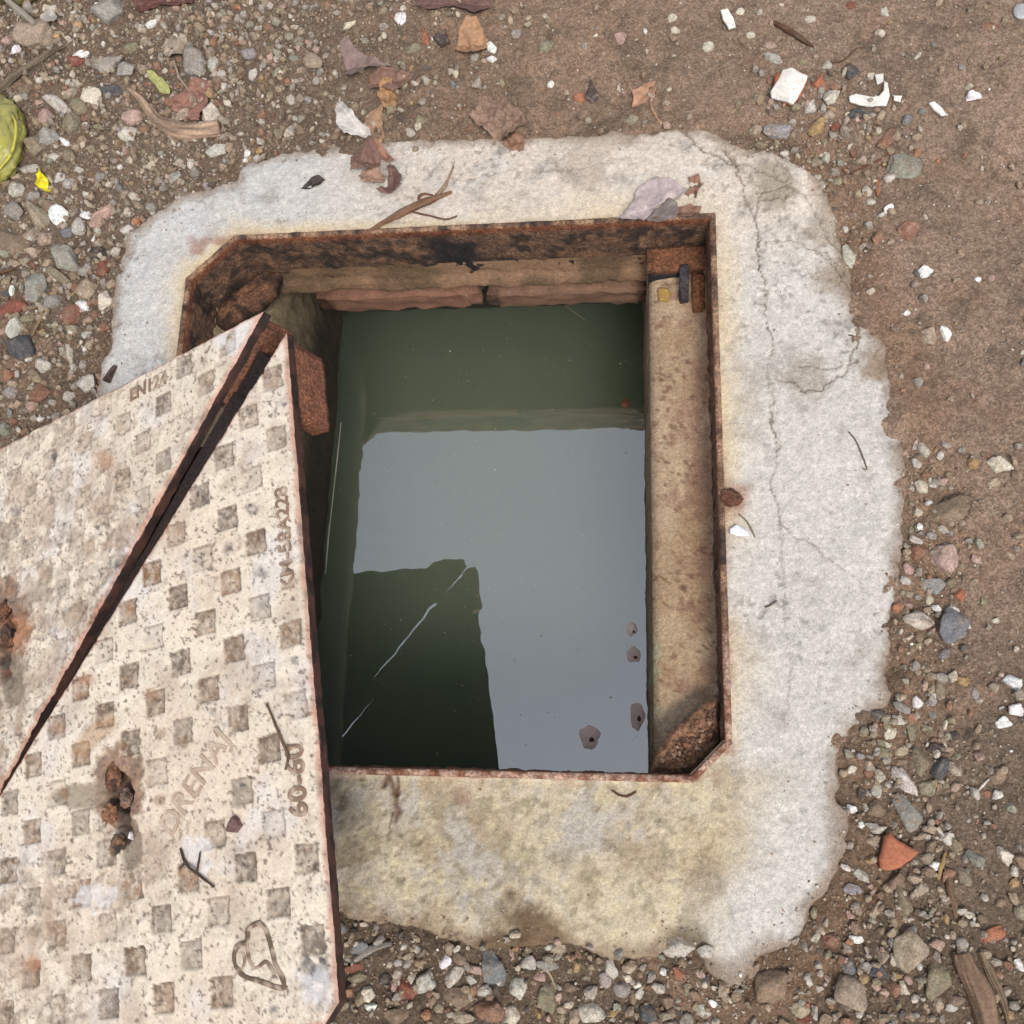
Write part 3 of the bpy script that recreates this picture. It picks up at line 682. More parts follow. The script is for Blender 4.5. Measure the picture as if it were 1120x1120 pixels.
_ico = {}
def ico(n):
    if n not in _ico:
        bm = bmesh.new(); bmesh.ops.create_icosphere(bm, subdivisions=n, radius=1)
        _ico[n] = (np.array([v.co[:] for v in bm.verts]), np.array([[v.index for v in f.verts] for f in bm.faces])); bm.free()
    return _ico[n]
def crust(root, C, px, py, r, colr, name, seed, sq=.42):
    V, f = ico(5); V = V * (1 + .28 * vn3(V, 1.8, seed) + .16 * vn3(V, 5, seed + 1) + .07 * vn3(V, 13, seed + 2))[:, None]
    p = on_cover(C, px, py, -r * .25); r = r * 1.05; V = p + V[:, :1] * C['e'] * r * 1.25 + V[:, 1:2] * C['g'] * r + V[:, 2:] * C['N'] * r * sq
    cc = mix(np.asarray(colr), s(64, 46, 38), ss(-.1, .4, vn3(V, 160, seed + 3)) * .8); cc = mix(cc, s(158, 112, 80), ss(.1, .5, vn3(V, 110, seed + 4)) * .5)
    return mesh_obj(name, V, f, M_rust, root, cc)
crust(cr, RC, 124, 850, .0085, s(118, 80, 60), 'rust_lump', 601); crust(cr, RC, 138, 872, .0065, s(126, 104, 92), 'rust_lump', 605); crust(cr, RC, 120, 892, .0085, s(140, 98, 74), 'rust_lump', 609); crust(cr, RC, 128, 925, .0075, s(112, 98, 80), 'rust_lump', 613, .3)
crust(cl, LC, 4, 668, .008, s(118, 78, 58), 'rust_lump', 617); crust(cl, LC, 6, 694, .008, s(96, 70, 56), 'rust_lump', 621)
text_part(cr, RC, 'KM-58A228', (um, vm_), (-1, 0), (0, 1), .0195, .0008, lc, spacing=1.02)
p = (uv_of(RC, 328, 888) + uv_of(RC, 323, 820)) / 2
text_part(cr, RC, '60-60', p, (-1, 0), (0, 1), .0255, .0010, lc, spacing=1.02)
pA, pB = uv_of(RC, 178, 915), uv_of(RC, 250, 798); dv_ = pB - pA; dv_ /= np.linalg.norm(dv_)
text_part(cr, RC, 'DRENAJ', (pA + pB) / 2, dv_, (dv_[1], -dv_[0]), .029, .0006, s(184, 160, 138), spacing=1.0)
p = (uv_of(LC, 185, 409) + uv_of(LC, 140, 437)) / 2
text_part(cl, LC, 'EN124', p, (0, -1), (-1, 0), .020, .0008, lc, spacing=1.05)

# heart emblem: raised closed ribbon
def ribbon(root, C, pts, wd, hgt, colr, name, closed=True):
    pts = np.array([uv_of(C, a, b) for a, b in pts]); n = len(pts); dens = []
    rngk = n if closed else n - 1
    for i in range(rngk):
        p0, p1, p2, p3 = pts[(i - 1) % n] if closed or i else pts[i], pts[i], pts[(i + 1) % n], pts[(i + 2) % n] if closed or i + 2 < n else pts[(i + 1) % n]
        for t in np.linspace(0, 1, 8, endpoint=False):
            dens.append(.5 * ((2 * p1) + (-p0 + p2) * t + (2 * p0 - 5 * p1 + 4 * p2 - p3) * t * t + (-p0 + 3 * p1 - 3 * p2 + p3) * t ** 3))
    if not closed: dens.append(pts[-1])
    D = np.array(dens); T = np.roll(D, -1, 0) - np.roll(D, 1, 0)
    if not closed: T[0] = D[1] - D[0]; T[-1] = D[-1] - D[-2]
    T /= np.linalg.norm(T, axis=1)[:, None]; Nn = np.stack([-T[:, 1], T[:, 0]], 1); m = len(D)
    rows = []
    for o, hh in ((-.6, -.0006), (-.45, hgt), (0, hgt * 1.15), (.45, hgt), (.6, -.0006)):
        q = D + Nn * o * wd; rows.append(to_w(C, q[:, 0], q[:, 1], hh))
    V = np.concatenate(rows); k = m if closed else m - 1; F_ = []
    for r in range(4):
        i = np.arange(k); j = (i + 1) % m; F_.append(np.stack([i + r * m, i + (r + 1) * m, j + (r + 1) * m, j + r * m], 1))
    cc = mix(np.asarray(colr), s(210, 188, 166), ss(-.1, .5, vn3(V, 200, 161)) * .7)
    return mesh_obj(name, V, np.concatenate(F_), M_plate, root, cc)
ribbon(cr, RC, [(311, 1080), (301, 1052), (293, 1022), (284, 1010), (272, 1016), (270, 1030), (259, 1036), (257, 1050), (264, 1065), (284, 1073)], .0042, .0010, s(112, 92, 76), 'heart_emblem')
ribbon(cr, RC, [(270, 1032), (273, 1050), (280, 1059), (290, 1052), (295, 1056), (301, 1066)], .0030, .0008, s(120, 98, 80), 'heart_emblem', False)
ribbon(cr, RC, [(264, 1062), (268, 1052), (266, 1042)], .0028, .0008, s(120, 98, 80), 'heart_emblem', False)

# ------------------------------------------------------------------ tubes, leaves, twigs
def tube(name, pts, rad, mat, colr, parent=None, seg=8, bend=0., seed=0, loc=None):
    thick = max(rad) > .0028
    if thick: seg = 40
    pts = np.array(pts, float); rad = np.interp(np.linspace(0, 1, len(pts)), np.linspace(0, 1, len(rad)), rad) if len(rad) != len(pts) else np.array(rad)
    D, R = [], []
    n = len(pts)
    for i in range(n - 1):
        p0, p1, p2, p3 = pts[max(i - 1, 0)], pts[i], pts[i + 1], pts[min(i + 2, n - 1)]
        for t in np.linspace(0, 1, 16 if thick else 6, endpoint=False):
            D.append(.5 * ((2 * p1) + (-p0 + p2) * t + (2 * p0 - 5 * p1 + 4 * p2 - p3) * t * t + (-p0 + 3 * p1 - 3 * p2 + p3) * t ** 3)); R.append(rad[i] * (1 - t) + rad[i + 1] * t)
    D.append(pts[-1]); R.append(rad[-1]); D = np.array(D); R = np.array(R); m = len(D)
    T = np.gradient(D, axis=0); T /= np.linalg.norm(T, axis=1)[:, None] + 1e-12
    up = np.array([0, 0, 1.]); S = np.cross(T, up); S /= np.linalg.norm(S, axis=1)[:, None] + 1e-9; U = np.cross(S, T)
    V = []
    for k in range(seg):
        a = 2 * math.pi * k / seg; rk = R * (1 + (.42 * vn(np.full(m, k * .3), np.arange(m) * .03, seed) - .26 + .2 * vn(np.full(m, k * .95), np.arange(m) * .05, seed + 2)) * thick); V.append(D + (S * math.cos(a) + U * math.sin(a)) * rk[:, None])
    V = np.stack(V, 1).reshape(-1, 3); V = V + (np.repeat(R, seg) * .25)[:, None] * np.stack([vn3(V, .35 / max(R.mean(), 1e-4), seed + i) for i in range(3)], 1)
    V = np.concatenate([V, D[:1], D[-1:]]); nv = m * seg
    i = np.arange(m - 1)[:, None] * seg + np.arange(seg); j = np.arange(m - 1)[:, None] * seg + (np.arange(seg) + 1) % seg
    F_ = np.stack([i, j, j + seg, i + seg], -1).reshape(-1, 4)
    k = np.arange(seg); caps = np.concatenate([np.stack([np.full(seg, nv), (k + 1) % seg, k], 1), np.stack([np.full(seg, nv + 1), nv - seg + k, nv - seg + (k + 1) % seg], 1)])
    cc = np.asarray(colr)[None] * (1 + .3 * vn3(V, .2 / max(R.mean(), 1e-4), seed + 5))[:, None]
    if thick:
        kk = np.concatenate([np.tile(np.arange(seg), m), [0, 0]]); ii = np.concatenate([np.repeat(np.arange(m), seg), [0, m]])
        cc = cc * (.25 + .75 * vn(kk * .95, ii * .05, seed + 2) + .7 * vn(kk * .7, ii * .04, seed + 9))[:, None]; cc = mix(cc, s(130, 112, 96), .35 * ss(.4, .8, vn(kk * .4, ii * .15, seed + 11)))
    return mesh_obj(name, V, [F_, caps], mat, parent, cc, loc=loc)

def px_tube(name, pts, radpx, mat, colr, label, cat, lift=.5, seed=0, C=None, group=None, parent=None, raise_=0.):
    r = np.array(radpx) * .00098; P = []
    for k, (a, b) in enumerate(pts):
        rr = np.interp(k / (len(pts) - 1), np.linspace(0, 1, len(r)), r)
        P.append(on_cover(C, a, b, rr * .9 + .001) if C else Wg(a, b, rr * lift * 2 + raise_))
    o = tube(name, P, r, mat, colr, parent, seed=seed)
    if label: tag(o, label, cat, group)
    return o

def leaf(name, outline, axis, label, colf, fold=.3, curl=.0, lift=.002, wav=.002, th=.0006, seed=0, parent=None, cat='leaf', mat=None, rough=.0022, base=None, jag=.003, veins=True, group=None, step=.0013):
    zref = Wg(*np.mean(outline, 0))[2]
    poly = rough_poly(Wpoly(outline, zref + lift), rough, jag, seed)
    A, B = W(*axis[0], zref + lift)[:2], W(*axis[1], zref + lift)[:2]; L = np.linalg.norm(B - A); ad = (B - A) / L; nd = np.array([-ad[1], ad[0]])
    def st(x, y): return ((x - A[0]) * ad[0] + (y - A[1]) * ad[1]), ((x - A[0]) * nd[0] + (y - A[1]) * nd[1])
    def rel(x, y):
        sx, ty = st(x, y)
        return np.abs(ty) * fold + curl * ((sx / L - .5) ** 2) * 4 * L + 1.7 * wav * fbm(x, y, 60, 3, seed + 1) + .00018 * np.sin((sx - np.abs(ty) * .9) * 620 + 3 * fbm(x, y, 50, 2, seed + 6)) * veins + .35 * wav * fbm(x, y, 170, 3, seed + 7)
    def top(x, y): return np.maximum(zref + lift, 0 * x - 9)
    def cf(x, y):
        sx, ty = st(x, y); c = np.asarray(colf)[None] * (1 + .34 * fbm(x, y, 70, 5, seed + 2, .65))[:, None]
        if veins:
            v = np.clip(1.6 * ss(.0010, .0003, np.abs(ty)) + .5 * ss(.85, .99, np.sin((sx - np.abs(ty) * .9) * 620 + 3 * fbm(x, y, 50, 2, seed + 6))), 0, 1.5); c = mix(c, np.clip(np.asarray(colf) * 1.35 + .02, 0, .8), v * .45)
        return mix(c, np.asarray(colf) * .45, ss(.3, .9, fbm(x, y, 45, 3, seed + 4)) * .5)
    o = slab(name, poly, top, th, mat or M_leaf, parent, cf, 0, seed, step, relief=rel)
    if label: tag(o, label, cat, group)
    return o

def plant(label, cat, name, px, py, group=None):
    p = Wg(px, py); return tag(empty(name, tuple(p)), label, cat, group)

brn, pur, sil = s(150, 112, 88), s(160, 146, 146), s(214, 206, 202)
r_ = plant('crumpled dry brown leaf lying half on the collar, top middle', 'leaf', 'dry_leaf', 547, 133)
leaf('blade', [(513,128),(524,118),(531,108),(540,112),(549,108),(560,118),(574,126),(577,136),(566,146),(556,157),(545,152),(528,142)], ((513,128),(577,135)), None, s(142,114,96), fold=.25, curl=.12, lift=.010, wav=.007, seed=201, parent=r_)
leaf('blade', [(553,148),(566,145),(575,152),(573,166),(562,168),(552,160)], ((555,148),(565,168)), None, s(140,104,82), fold=.2, lift=.012, wav=.004, seed=203, parent=r_)
r_ = plant('large torn greyish purple leaf lying against the far rim of the frame', 'leaf', 'dry_leaf', 715, 220)
leaf('blade', [(678,242),(690,226),(697,212),(706,201),(718,197),(732,198),(744,205),(753,209),(742,216),(728,219),(716,228),(707,239),(704,243)], ((678,242),(750,209)), None, s(176,160,158), fold=.16, curl=.05, lift=.004, wav=.002, seed=205, parent=r_)
leaf('blade', [(707,240),(716,228),(730,218),(741,222),(742,234),(738,240),(722,243)], ((708,240),(742,220)), None, s(126,114,108), fold=.1, lift=.003, wav=.002, seed=207, parent=r_)
leaf('blade', [(741,226),(755,224),(768,226),(765,234),(752,238),(741,238)], ((741,232),(768,230)), None, s(132,96,80), fold=.3, lift=.004, wav=.004, seed=209, parent=r_)
leaf('blade', [(752,192),(764,190),(768,202),(762,214),(750,212),(756,204)], ((758,190),(758,214)), None, s(140,102,84), fold=.3, lift=.004, wav=.005, seed=211, parent=r_)
r_ = plant('dark purplish curled leaf on the soil above the white folded leaf', 'leaf', 'dry_leaf', 405, 78)
leaf('blade', [(376,58),(383,53),(396,64),(410,66),(427,70),(414,76),(398,78),(388,86),(380,84),(378,72)], ((378,76),(427,70)), None, s(132,110,102), fold=.7, lift=.008, wav=.003, seed=213, parent=r_)
leaf('blade', [(404,84),(420,76),(436,76),(451,81),(446,92),(432,104),(418,98),(406,98)], ((404,90),(450,84)), None, s(128,96,80), fold=.3, lift=.004, wav=.003, seed=215, parent=r_)
leaf('blade', [(416,92),(426,84),(432,100),(436,116),(428,122),(418,118),(415,104)], ((424,84),(424,122)), None, s(166,126,88), fold=.4, lift=.006, wav=.003, seed=217, parent=r_)
leaf('dry_leaf', [(367,116),(374,113),(384,122),(395,134),(405,142),(407,152),(394,149),(386,152),(378,152),(370,138)], ((370,114),(402,150)), 'silvery white folded leaf above the reddish leaf on the collar', s(212,204,196), fold=.5, lift=.007, wav=.002, seed=219)
r_ = plant('reddish brown curled oak-like leaf on the far left of the collar top', 'leaf', 'dry_leaf', 410, 180)
leaf('blade', [(383,172),(398,166),(408,158),(418,172),(414,184),(404,186),(392,190),(384,192),(385,182)], ((384,176),(418,176)), None, s(118,88,76), fold=.5, curl=.05, lift=.009, wav=.004, seed=221, parent=r_)
leaf('blade', [(391,190),(402,184),(414,184),(422,194),(420,200),(406,201),(396,198)], ((391,192),(424,196)), None, s(164,130,110), fold=.3, lift=.006, wav=.003, seed=223, parent=r_)
leaf('blade', [(401,150),(412,154),(424,168),(432,176),(424,178),(412,172),(404,164)], ((402,152),(430,178)), None, s(152,112,92), fold=.4, lift=.010, wav=.003, seed=225, parent=r_)
leaf('blade', [(424,176),(434,184),(440,196),(441,208),(434,214),(424,214),(414,212),(422,204),(426,192)], ((428,178),(430,214)), None, s(112,82,72), fold=.6, lift=.007, wav=.004, seed=227, parent=r_)
leaf('dry_leaf', [(397,128),(410,120),(420,118),(418,134),(420,150),(414,158),(406,148),(400,140)], ((402,126),(416,156)), 'tan leaf scrap tucked beside the silvery white leaf', s(170,134,104), fold=.3, lift=.003, seed=229)
leaf('dry_leaf', [(497,56),(503,40),(512,30),(524,30),(531,42),(533,54),(522,60),(508,60)], ((497,50),(533,50)), 'orange brown curled leaf lying on the soil near the top edge', s(168,128,96), fold=.5, curl=.12, lift=.008, wav=.004, seed=231)
r_ = plant('small tan leaf with thin stem between the crumpled leaf and white plaster chip', 'leaf', 'dry_leaf', 704, 107)
leaf('blade', [(690,118),(692,102),(704,92),(717,90),(716,102),(706,114)], ((690,118),(717,90)), None, s(172,130,102), fold=.35, lift=.004, wav=.002, seed=233, parent=r_)
px_tube('stem', [(717,96),(712,114),(718,128),(724,136)], [1.2,1.6], M_wood, s(190,150,120), None, None, parent=r_, seed=3)
leaf('green_leaf', [(160,76),(168,80),(178,86),(184,96),(187,104),(178,102),(168,94),(162,84)], ((160,76),(187,104)), 'yellowish green leaf above the thick bent stick', s(170,168,104), fold=.3, lift=.006, seed=235)
r_ = plant('reddish lobed maple-like leaf behind the thick bent stick', 'leaf', 'dry_leaf', 212, 112)
leaf('blade', [(186,112),(198,104),(206,96),(214,88),(228,86),(232,94),(226,104),(231,116),(222,122),(220,134),(210,134),(200,126),(190,122)], ((190,120),(222,92)), None, s(146,104,88), fold=.12, lift=.005, wav=.003, seed=237, parent=r_, rough=.003)
px_tube('stem', [(190,64),(196,84),(208,100),(215,110)], [1.4,1.0], M_wood, s(160,138,122), None, None, parent=r_, seed=5, raise_=.008)
leaf('dry_leaf', [(172,50),(186,40),(204,42),(206,54),(196,62),(184,64),(174,58)], ((172,54),(206,50)), 'dull grey crumpled leaf above the reddish maple-like leaf', s(168,152,134), fold=.3, lift=.006, wav=.005, seed=239)
leaf('seed_pod', [(329,206),(336,198),(346,194),(355,196),(348,202),(338,206)], ((329,206),(355,196)), 'small black leaf flake on the upper left of the collar', s(58,46,42), fold=.5, lift=.003, seed=241, cat='leaf flake')
leaf('yellow_scrap', [(38,188),(43,183),(48,190),(53,196),(52,204),(57,209),(50,211),(45,206),(40,202)], ((40,184),(54,210)), 'bright yellow torn scrap on the gravel at the left', s(232,214,20), fold=.3, lift=.008, wav=.004, seed=243, cat='plastic scrap', veins=False, mat=M_plas)
leaf('dry_leaf', [(326,1120),(338,1104),(352,1094),(366,1086),(384,1082),(388,1086),(370,1098),(356,1112),(348,1128),(330,1132)], ((330,1126),(386,1084)), 'brown folded leaf poking out under the near cover corner', s(132,92,66), fold=.4, lift=.006, wav=.003, seed=245)
leaf('dry_leaf', [(450,6),(470,-4),(496,-6),(530,-2),(540,8),(520,14),(490,8),(466,12)], ((450,4),(540,6)), 'dark reddish leaf cut by the top edge of the picture', s(112,82,72), fold=.3, lift=.004, seed=247)
leaf('bark_strip', [(146,-2),(180,-6),(212,-6),(210,2),(176,8),(150,12)], ((146,6),(212,-3)), 'dark reddish bark strip at the top left edge', s(96,58,48), fold=.3, lift=.006, wav=.003, seed=249, cat='bark', th=.003)
# twigs and wood
px_tube('bent_stick', [(140,97),(152,106),(164,122),(176,134),(192,141),(214,143),(240,141)], [2,4,7,8,9.5,10,9], M_wood, s(170,142,120), 'thick bent pale brown stick lying on the gravel', 'stick', lift=.4, seed=11)
r_ = plant('forked brown twig lying on the concrete above the far rim', 'twig', 'twig', 448, 231)
px_tube('stem', [(401,254),(420,243),(440,232),(462,222),(478,216),(494,210)], [1.5,3,4.5,4.5,3,1.5], M_wood, s(128,92,70), None, None, parent=r_, seed=13)
px_tube('branch', [(478,214),(486,204),(492,192),(496,181)], [3,1.6,1], M_wood, s(150,126,104), None, None, parent=r_, seed=15)
px_tube('branch', [(462,222),(458,216),(464,212),(474,214)], [2.5,2,1], M_wood, s(116,82,64), None, None, parent=r_, seed=17)
px_tube('branch', [(452,232),(470,236),(488,240),(500,236)], [1.2,1], M_wood, s(104,74,58), None, None, parent=r_, seed=19)
px_tube('twig', [(-4,300),(20,292),(40,284),(56,274)], [2,1.6,1], M_wood, s(104,78,58), 'thin brown twig lying on the gravel at the left edge', 'twig', seed=21)
px_tube('twig', [(36,366),(44,350),(54,338)], [1.8,2.4,2], M_wood, s(150,126,96), 'short pale twig beside the dark slate stone', 'twig', seed=23)
px_tube('twig', [(60,416),(76,404),(92,394),(108,388)], [1.6,1.8,1], M_wood, s(120,94,70), 'thin brown twig pointing at the collar near the far cover', 'twig', seed=25)
px_tube('root', [(0,98),(16,84),(32,72),(48,62),(66,52),(80,48)], [5,6,5,5,4,3], M_wood, s(104,92,76), 'grey brown root half buried in gravel at the top left', 'root', lift=.2, seed=27)
px_tube('twig', [(846,24),(862,33),(876,42),(890,52)], [2,3.4,3,1], M_wood, s(96,68,50), 'dark brown twig lying above the square white plaster chip', 'twig', seed=29)
px_tube('twig', [(904,68),(922,66),(936,54),(946,52)], [1,1.4,1], M_wood, s(100,76,60), 'thin curved twig right of the square white plaster chip', 'twig', seed=31)
px_tube('twig', [(930,190),(946,182),(960,176),(972,168)], [1,1.4,1], M_wood, s(110,70,54), 'thin reddish twig near the grey-green flat stone', 'twig', seed=33)
px_tube('grass_stem', [(928,472),(936,482),(943,498),(948,513),(943,512)], [.7,.9,.7], M_wood, s(108,96,84), 'hair-thin hooked grass stem on the right of the collar', 'grass stem', seed=35)
px_tube('grass_stem', [(836,664),(842,662),(850,657)], [.8,1,.7], M_wood, s(110,92,78), 'tiny curved stem on the collar right of the pit', 'grass stem', seed=37)
px_tube('grass_stem', [(669,864),(676,869),(686,871),(696,866)], [.9,1.2,1], M_wood, s(96,66,50), 'short dark curved stem below the near rim', 'grass stem', seed=39)
px_tube('grass_stem', [(808,562),(818,572),(826,588)], [.8,.9,.7], M_wood, s(120,108,96), 'thin grey stem on the collar beside the white chip', 'grass stem', seed=41)
px_tube('grass_stem', [(586,1066),(598,1062),(606,1076),(612,1098),(616,1124)], [1,1.1,1], M_wood, s(170,150,120), 'long pale grass stem among the bottom gravel', 'grass stem', seed=43)
px_tube('grass_stem', [(1025,905),(1034,918),(1044,928)], [2.4,1.6,1], M_wood, s(196,186,170), 'small pale feather-like stem right of the orange brick triangle', 'grass stem', seed=45)
px_tube('grass_stem', [(1064,872),(1074,860),(1082,852)], [1,1.4,1], M_wood, s(200,190,178), 'white straw on the mud at the lower right', 'straw', seed=47)
px_tube('bark_strip', [(1036,950),(1038,972),(1044,992),(1046,1004)], [2.4,3.4,2.6,1.2], M_wood, s(126,98,76), 'narrow reddish bark strip above the weathered wood piece', 'bark', seed=49, lift=.3)
px_tube('twig', [(1034,932),(1030,946),(1026,962)], [1.2,2.4,1.5], M_wood, s(170,140,92), 'short yellowish twig right of the orange brick triangle', 'twig', seed=51)
wp = plant('weathered reddish brown wood piece at the bottom right corner', 'wood', 'wood_piece', 1070, 1080)
px_tube('plank', [(1052,1042),(1060,1064),(1070,1090),(1080,1124)], [7,9.5,11,11], M_wood, s(132,106,86), None, None, parent=wp, seed=53, lift=.25)
px_tube('splinter', [(1072,1040),(1084,1064),(1096,1094),(1104,1120)], [3,4,3.4,2.6], M_wood, s(132,112,90), None, None, parent=wp, seed=55, lift=.3)
px_tube('straw', [(388,1050),(402,1040),(416,1034),(428,1032)], [2.4,4,3,2], M_wood, s(146,138,130), 'grey flattened stem above the red brick shard by the near cover', 'stem', seed=57)
tw = tag(empty('twig', tuple(on_cover(RC, 228, 958))), 'small dark forked twig lying on the near cover below the diagonal lettering', 'twig')
px_tube('stem', [(197,928),(203,944),(216,956),(234,970)], [.9,1.5,1.2,1], M_wood, s(78,62,50), None, None, C=RC, parent=tw, seed=61)
px_tube('branch', [(215,955),(217,944),(219,932)], [1,1,.8], M_wood, s(78,62,50), None, None, C=RC, parent=tw, seed=63)
px_tube('branch', [(203,944),(196,950)], [1.2,.8], M_wood, s(78,62,50), None, None, C=RC, parent=tw, seed=64)
tw = tag(empty('twig', tuple(on_cover(RC, 310, 815))), 'thin brown twig lying across the near cover above the 60-60 lettering', 'twig')
px_tube('stem', [(292,770),(300,790),(309,812),(315,828),(312,842)], [.8,1.3,1.4,1], M_wood, s(110,86,70), None, None, C=RC, parent=tw, seed=65)
px_tube('branch', [(310,815),(324,816)], [.7,.6], M_wood, s(140,116,96), None, None, C=RC, parent=tw, seed=66)
px_tube('leaf_stalk', [(116,416),(120,408),(126,400)], [4.5,3.4,2], M_wood, s(70,52,48), 'dark curled leaf bit at the edge of the far cover', 'leaf bit', seed=67)

# plastic at the left edge
def blob(name, px, py, rx, ry, rz, colr, mat, parent=None, seed=0, ang=0., zoff=.3, namp=.12):
    bm = bmesh.new(); bmesh.ops.create_icosphere(bm, subdivisions=5, radius=1); V = np.array([v.co[:] for v in bm.verts]); f = np.array([[v.index for v in q.verts] for q in bm.faces]); bm.free()
    V = V * (1 + namp * vn3(V, 1.7, seed) + namp * .5 * vn3(V, 4, seed + 1))[:, None]
    c, s_ = math.cos(ang), math.sin(ang); V = V * (1 + (.16 * np.abs(vn3(V, 2.6, seed + 2)) + .09 * np.abs(vn3(V, 6, seed + 3)) + .04 * np.abs(vn3(V, 13, seed + 4))) * (name == 'film' and mat is M_plas))[:, None] * np.array([rx, ry, rz]); V[:, :2] = V[:, :2] @ np.array([[c, s_], [-s_, c]])
    p = Wg(px, py); V = V + p + np.array([0, 0, rz * zoff])
    cc = colr(V) if callable(colr) else np.tile(np.asarray(colr), (len(V), 1))
    return mesh_obj(name, V, f, mat, parent, cc)
pb = plant('crumpled yellow green plastic wrapper with bright stripe at the left edge', 'plastic wrapper', 'plastic_wrapper', -12, 160)
blob('film', -14, 158, .053, .064, .03, lambda V: mix(mix(s(164,158,84), s(200,192,70), ss(-.1, .4, fbm(V[:,0], V[:,1], 26, 4, 301))), s(120,112,82), ss(.1, .5, fbm(V[:,0] * 3, V[:,1], 40, 3, 302)) * .7), M_plas, pb, 301, ang=.12, namp=.07)
px_tube('stripe', [(9,118),(17,134),(17,150),(12,168),(2,182),(-8,190)], [.9,1.6,2,2,1.5,.8], M_plas, s(196,186,70), None, None, parent=pb, raise_=.026, seed=71)
pb = plant('olive green plastic bag with grey strap in the top left corner', 'plastic bag', 'plastic_bag', 26, -12)
blob('film', 24, -14, .052, .030, .022, lambda V: mix(s(120,116,62), s(84,78,52), ss(-.2, .5, fbm(V[:,0], V[:,1], 30, 3, 303))), M_plas, pb, 303)
px_tube('strap', [(2,-6),(14,6),(26,16),(38,26)], [3.5,4.5,4.5,4], M_plas, s(150,140,124), None, None, parent=pb, raise_=.014, seed=73)
leaf('plastic_scrap', [(44,20),(56,10),(64,18),(60,26),(48,26)], ((44,22),(64,16)), 'folded grey plastic scrap beside the olive bag', s(178,170,158), fold=.4, lift=.008, seed=305, cat='plastic scrap', veins=False, mat=M_plas)
# small bits on the near cover and in the pit
def chip_on_cover(name, C, pts, colr, label, cat, th=.004, seed=0):
    uv = np.array([uv_of(C, a, b) for a, b in pts]); c0 = uv.mean(0)
    n = len(uv); V = np.concatenate([to_w(C, uv[:, 0], uv[:, 1], .0002), to_w(C, c0[0] + (uv[:, 0] - c0[0]) * .8, c0[1] + (uv[:, 1] - c0[1]) * .8, th), to_w(C, c0[0] + (uv[:, 0] - c0[0]) * .3, c0[1] + (uv[:, 1] - c0[1]) * .35, th * 1.2)])
    i = np.arange(n); j = (i + 1) % n
    q = np.concatenate([np.stack([i, j, j + n, i + n], 1), np.stack([i + n, j + n, j + 2 * n, i + 2 * n], 1)])
    cap = np.array([[2 * n + k for k in range(n)]])
    return tag(mesh_obj(name, V, [q, cap], M_stone, None, np.asarray(colr)[None] * (1 + .3 * vn3(V, 300, seed))[:, None], smooth=False), label, cat)
chip_on_cover('stone_chip', RC, [(249,910),(253,898),(258,891),(263,896),(266,903),(260,911)], s(128,100,94), 'purplish brown stone chip lying on the near cover', 'stone chip', .005, 3)
chip_on_cover('plaster_chip', RC, [(142,917),(144,909),(146,912),(146,919)], s(232,226,216), 'tiny white chip in the mud beside the keyhole', 'plaster chip', .003, 5)

# floating matter
def disc(name, px, py, rx, ry, colr, label, cat, group=None, seed=0, z=ZW, th=.0012, parent=None, ang=0):
    p = W(px, py, z); k = 22; a = np.linspace(0, 2 * math.pi, k, endpoint=False); r = 1 + .08 * np.sin(a * 3 + seed) + .07 * np.sin(a * 5 + 2 * seed) + .05 * np.sin(a * 8 + seed)
    x = rx * .00128 * np.cos(a) * r; y = ry * .00128 * np.sin(a) * r; c, s_ = math.cos(ang), math.sin(ang); X = p[0] + x * c - y * s_; Y = p[1] + x * s_ + y * c
    V = np.concatenate([np.stack([X, Y, np.full(k, z - .0005)], 1), np.stack([p[0] + (X - p[0]) * .85, p[1] + (Y - p[1]) * .85, np.full(k, z + th)], 1), [[p[0], p[1], z + th * 1.2]]])
    i = np.arange(k); j = (i + 1) % k
    o = mesh_obj(name, V, [np.stack([i, j, j + k, i + k], 1), np.stack([i + k, j + k, np.full(k, 2 * k)], 1)], M_foam, parent, np.asarray(colr)[None] * (1 + .2 * vn3(V, 400, seed))[:, None])
    return tag(o, label, cat, group) if label else o
for k, (a, b, rx, ry, lb) in enumerate([(645, 806, 11, 13, 'pinkish scum blob floating alone near the bottom right of the water'), (697, 783, 8, 15, 'pinkish scum blob floating against the right wall above the rubble'),
        (691, 688, 6, 8, 'upper of the two small scum blobs by the right wall'), (693, 716, 8, 9, 'lower of the two small scum blobs by the right wall')]):
    e0 = tag(empty('scum_blob', tuple(W(a, b, ZW))), lb, 'scum', 'scum blobs on the water')
    disc('film', a, b, rx, ry, s(248, 222, 210, .95), None, None, seed=k, parent=e0)
    disc('dark_core', a + 2, b + 3, rx * .26, ry * .2, s(84, 66, 54), None, None, seed=k + 9, z=ZW + .0012, parent=e0)
disc('leaf_bit', 684, 441, 5, 6, s(150, 96, 60), 'orange brown leaf bit floating near the right wall', 'leaf bit', seed=4)
SV, SF, SC = [], [], []; off = 0
for k in range(240):
    a, b = rng.uniform(372, 700), rng.uniform(345, 825); p = W(a, b, ZW); r = rng.choice([.0007, .0009, .0012, .0020], p=[.5, .28, .18, .04]); kk = 6
    an = np.linspace(0, 2 * math.pi, kk, endpoint=False) + rng.uniform(0, 1); rr = r * rng.uniform(.6, 1.2, kk)
    SV.append(np.concatenate([np.stack([p[0] + rr * np.cos(an), p[1] + rr * np.sin(an), np.full(kk, ZW - .0002)], 1), [[p[0], p[1], ZW + .0008]]])); i = np.arange(kk)
    SF.append(np.stack([i, (i + 1) % kk, np.full(kk, kk)], 1) + off); off += kk + 1
    SC.append(np.tile(mix(s(190, 182, 150), s(120, 112, 70), rng.uniform(0, 1)), (kk + 1, 1)))
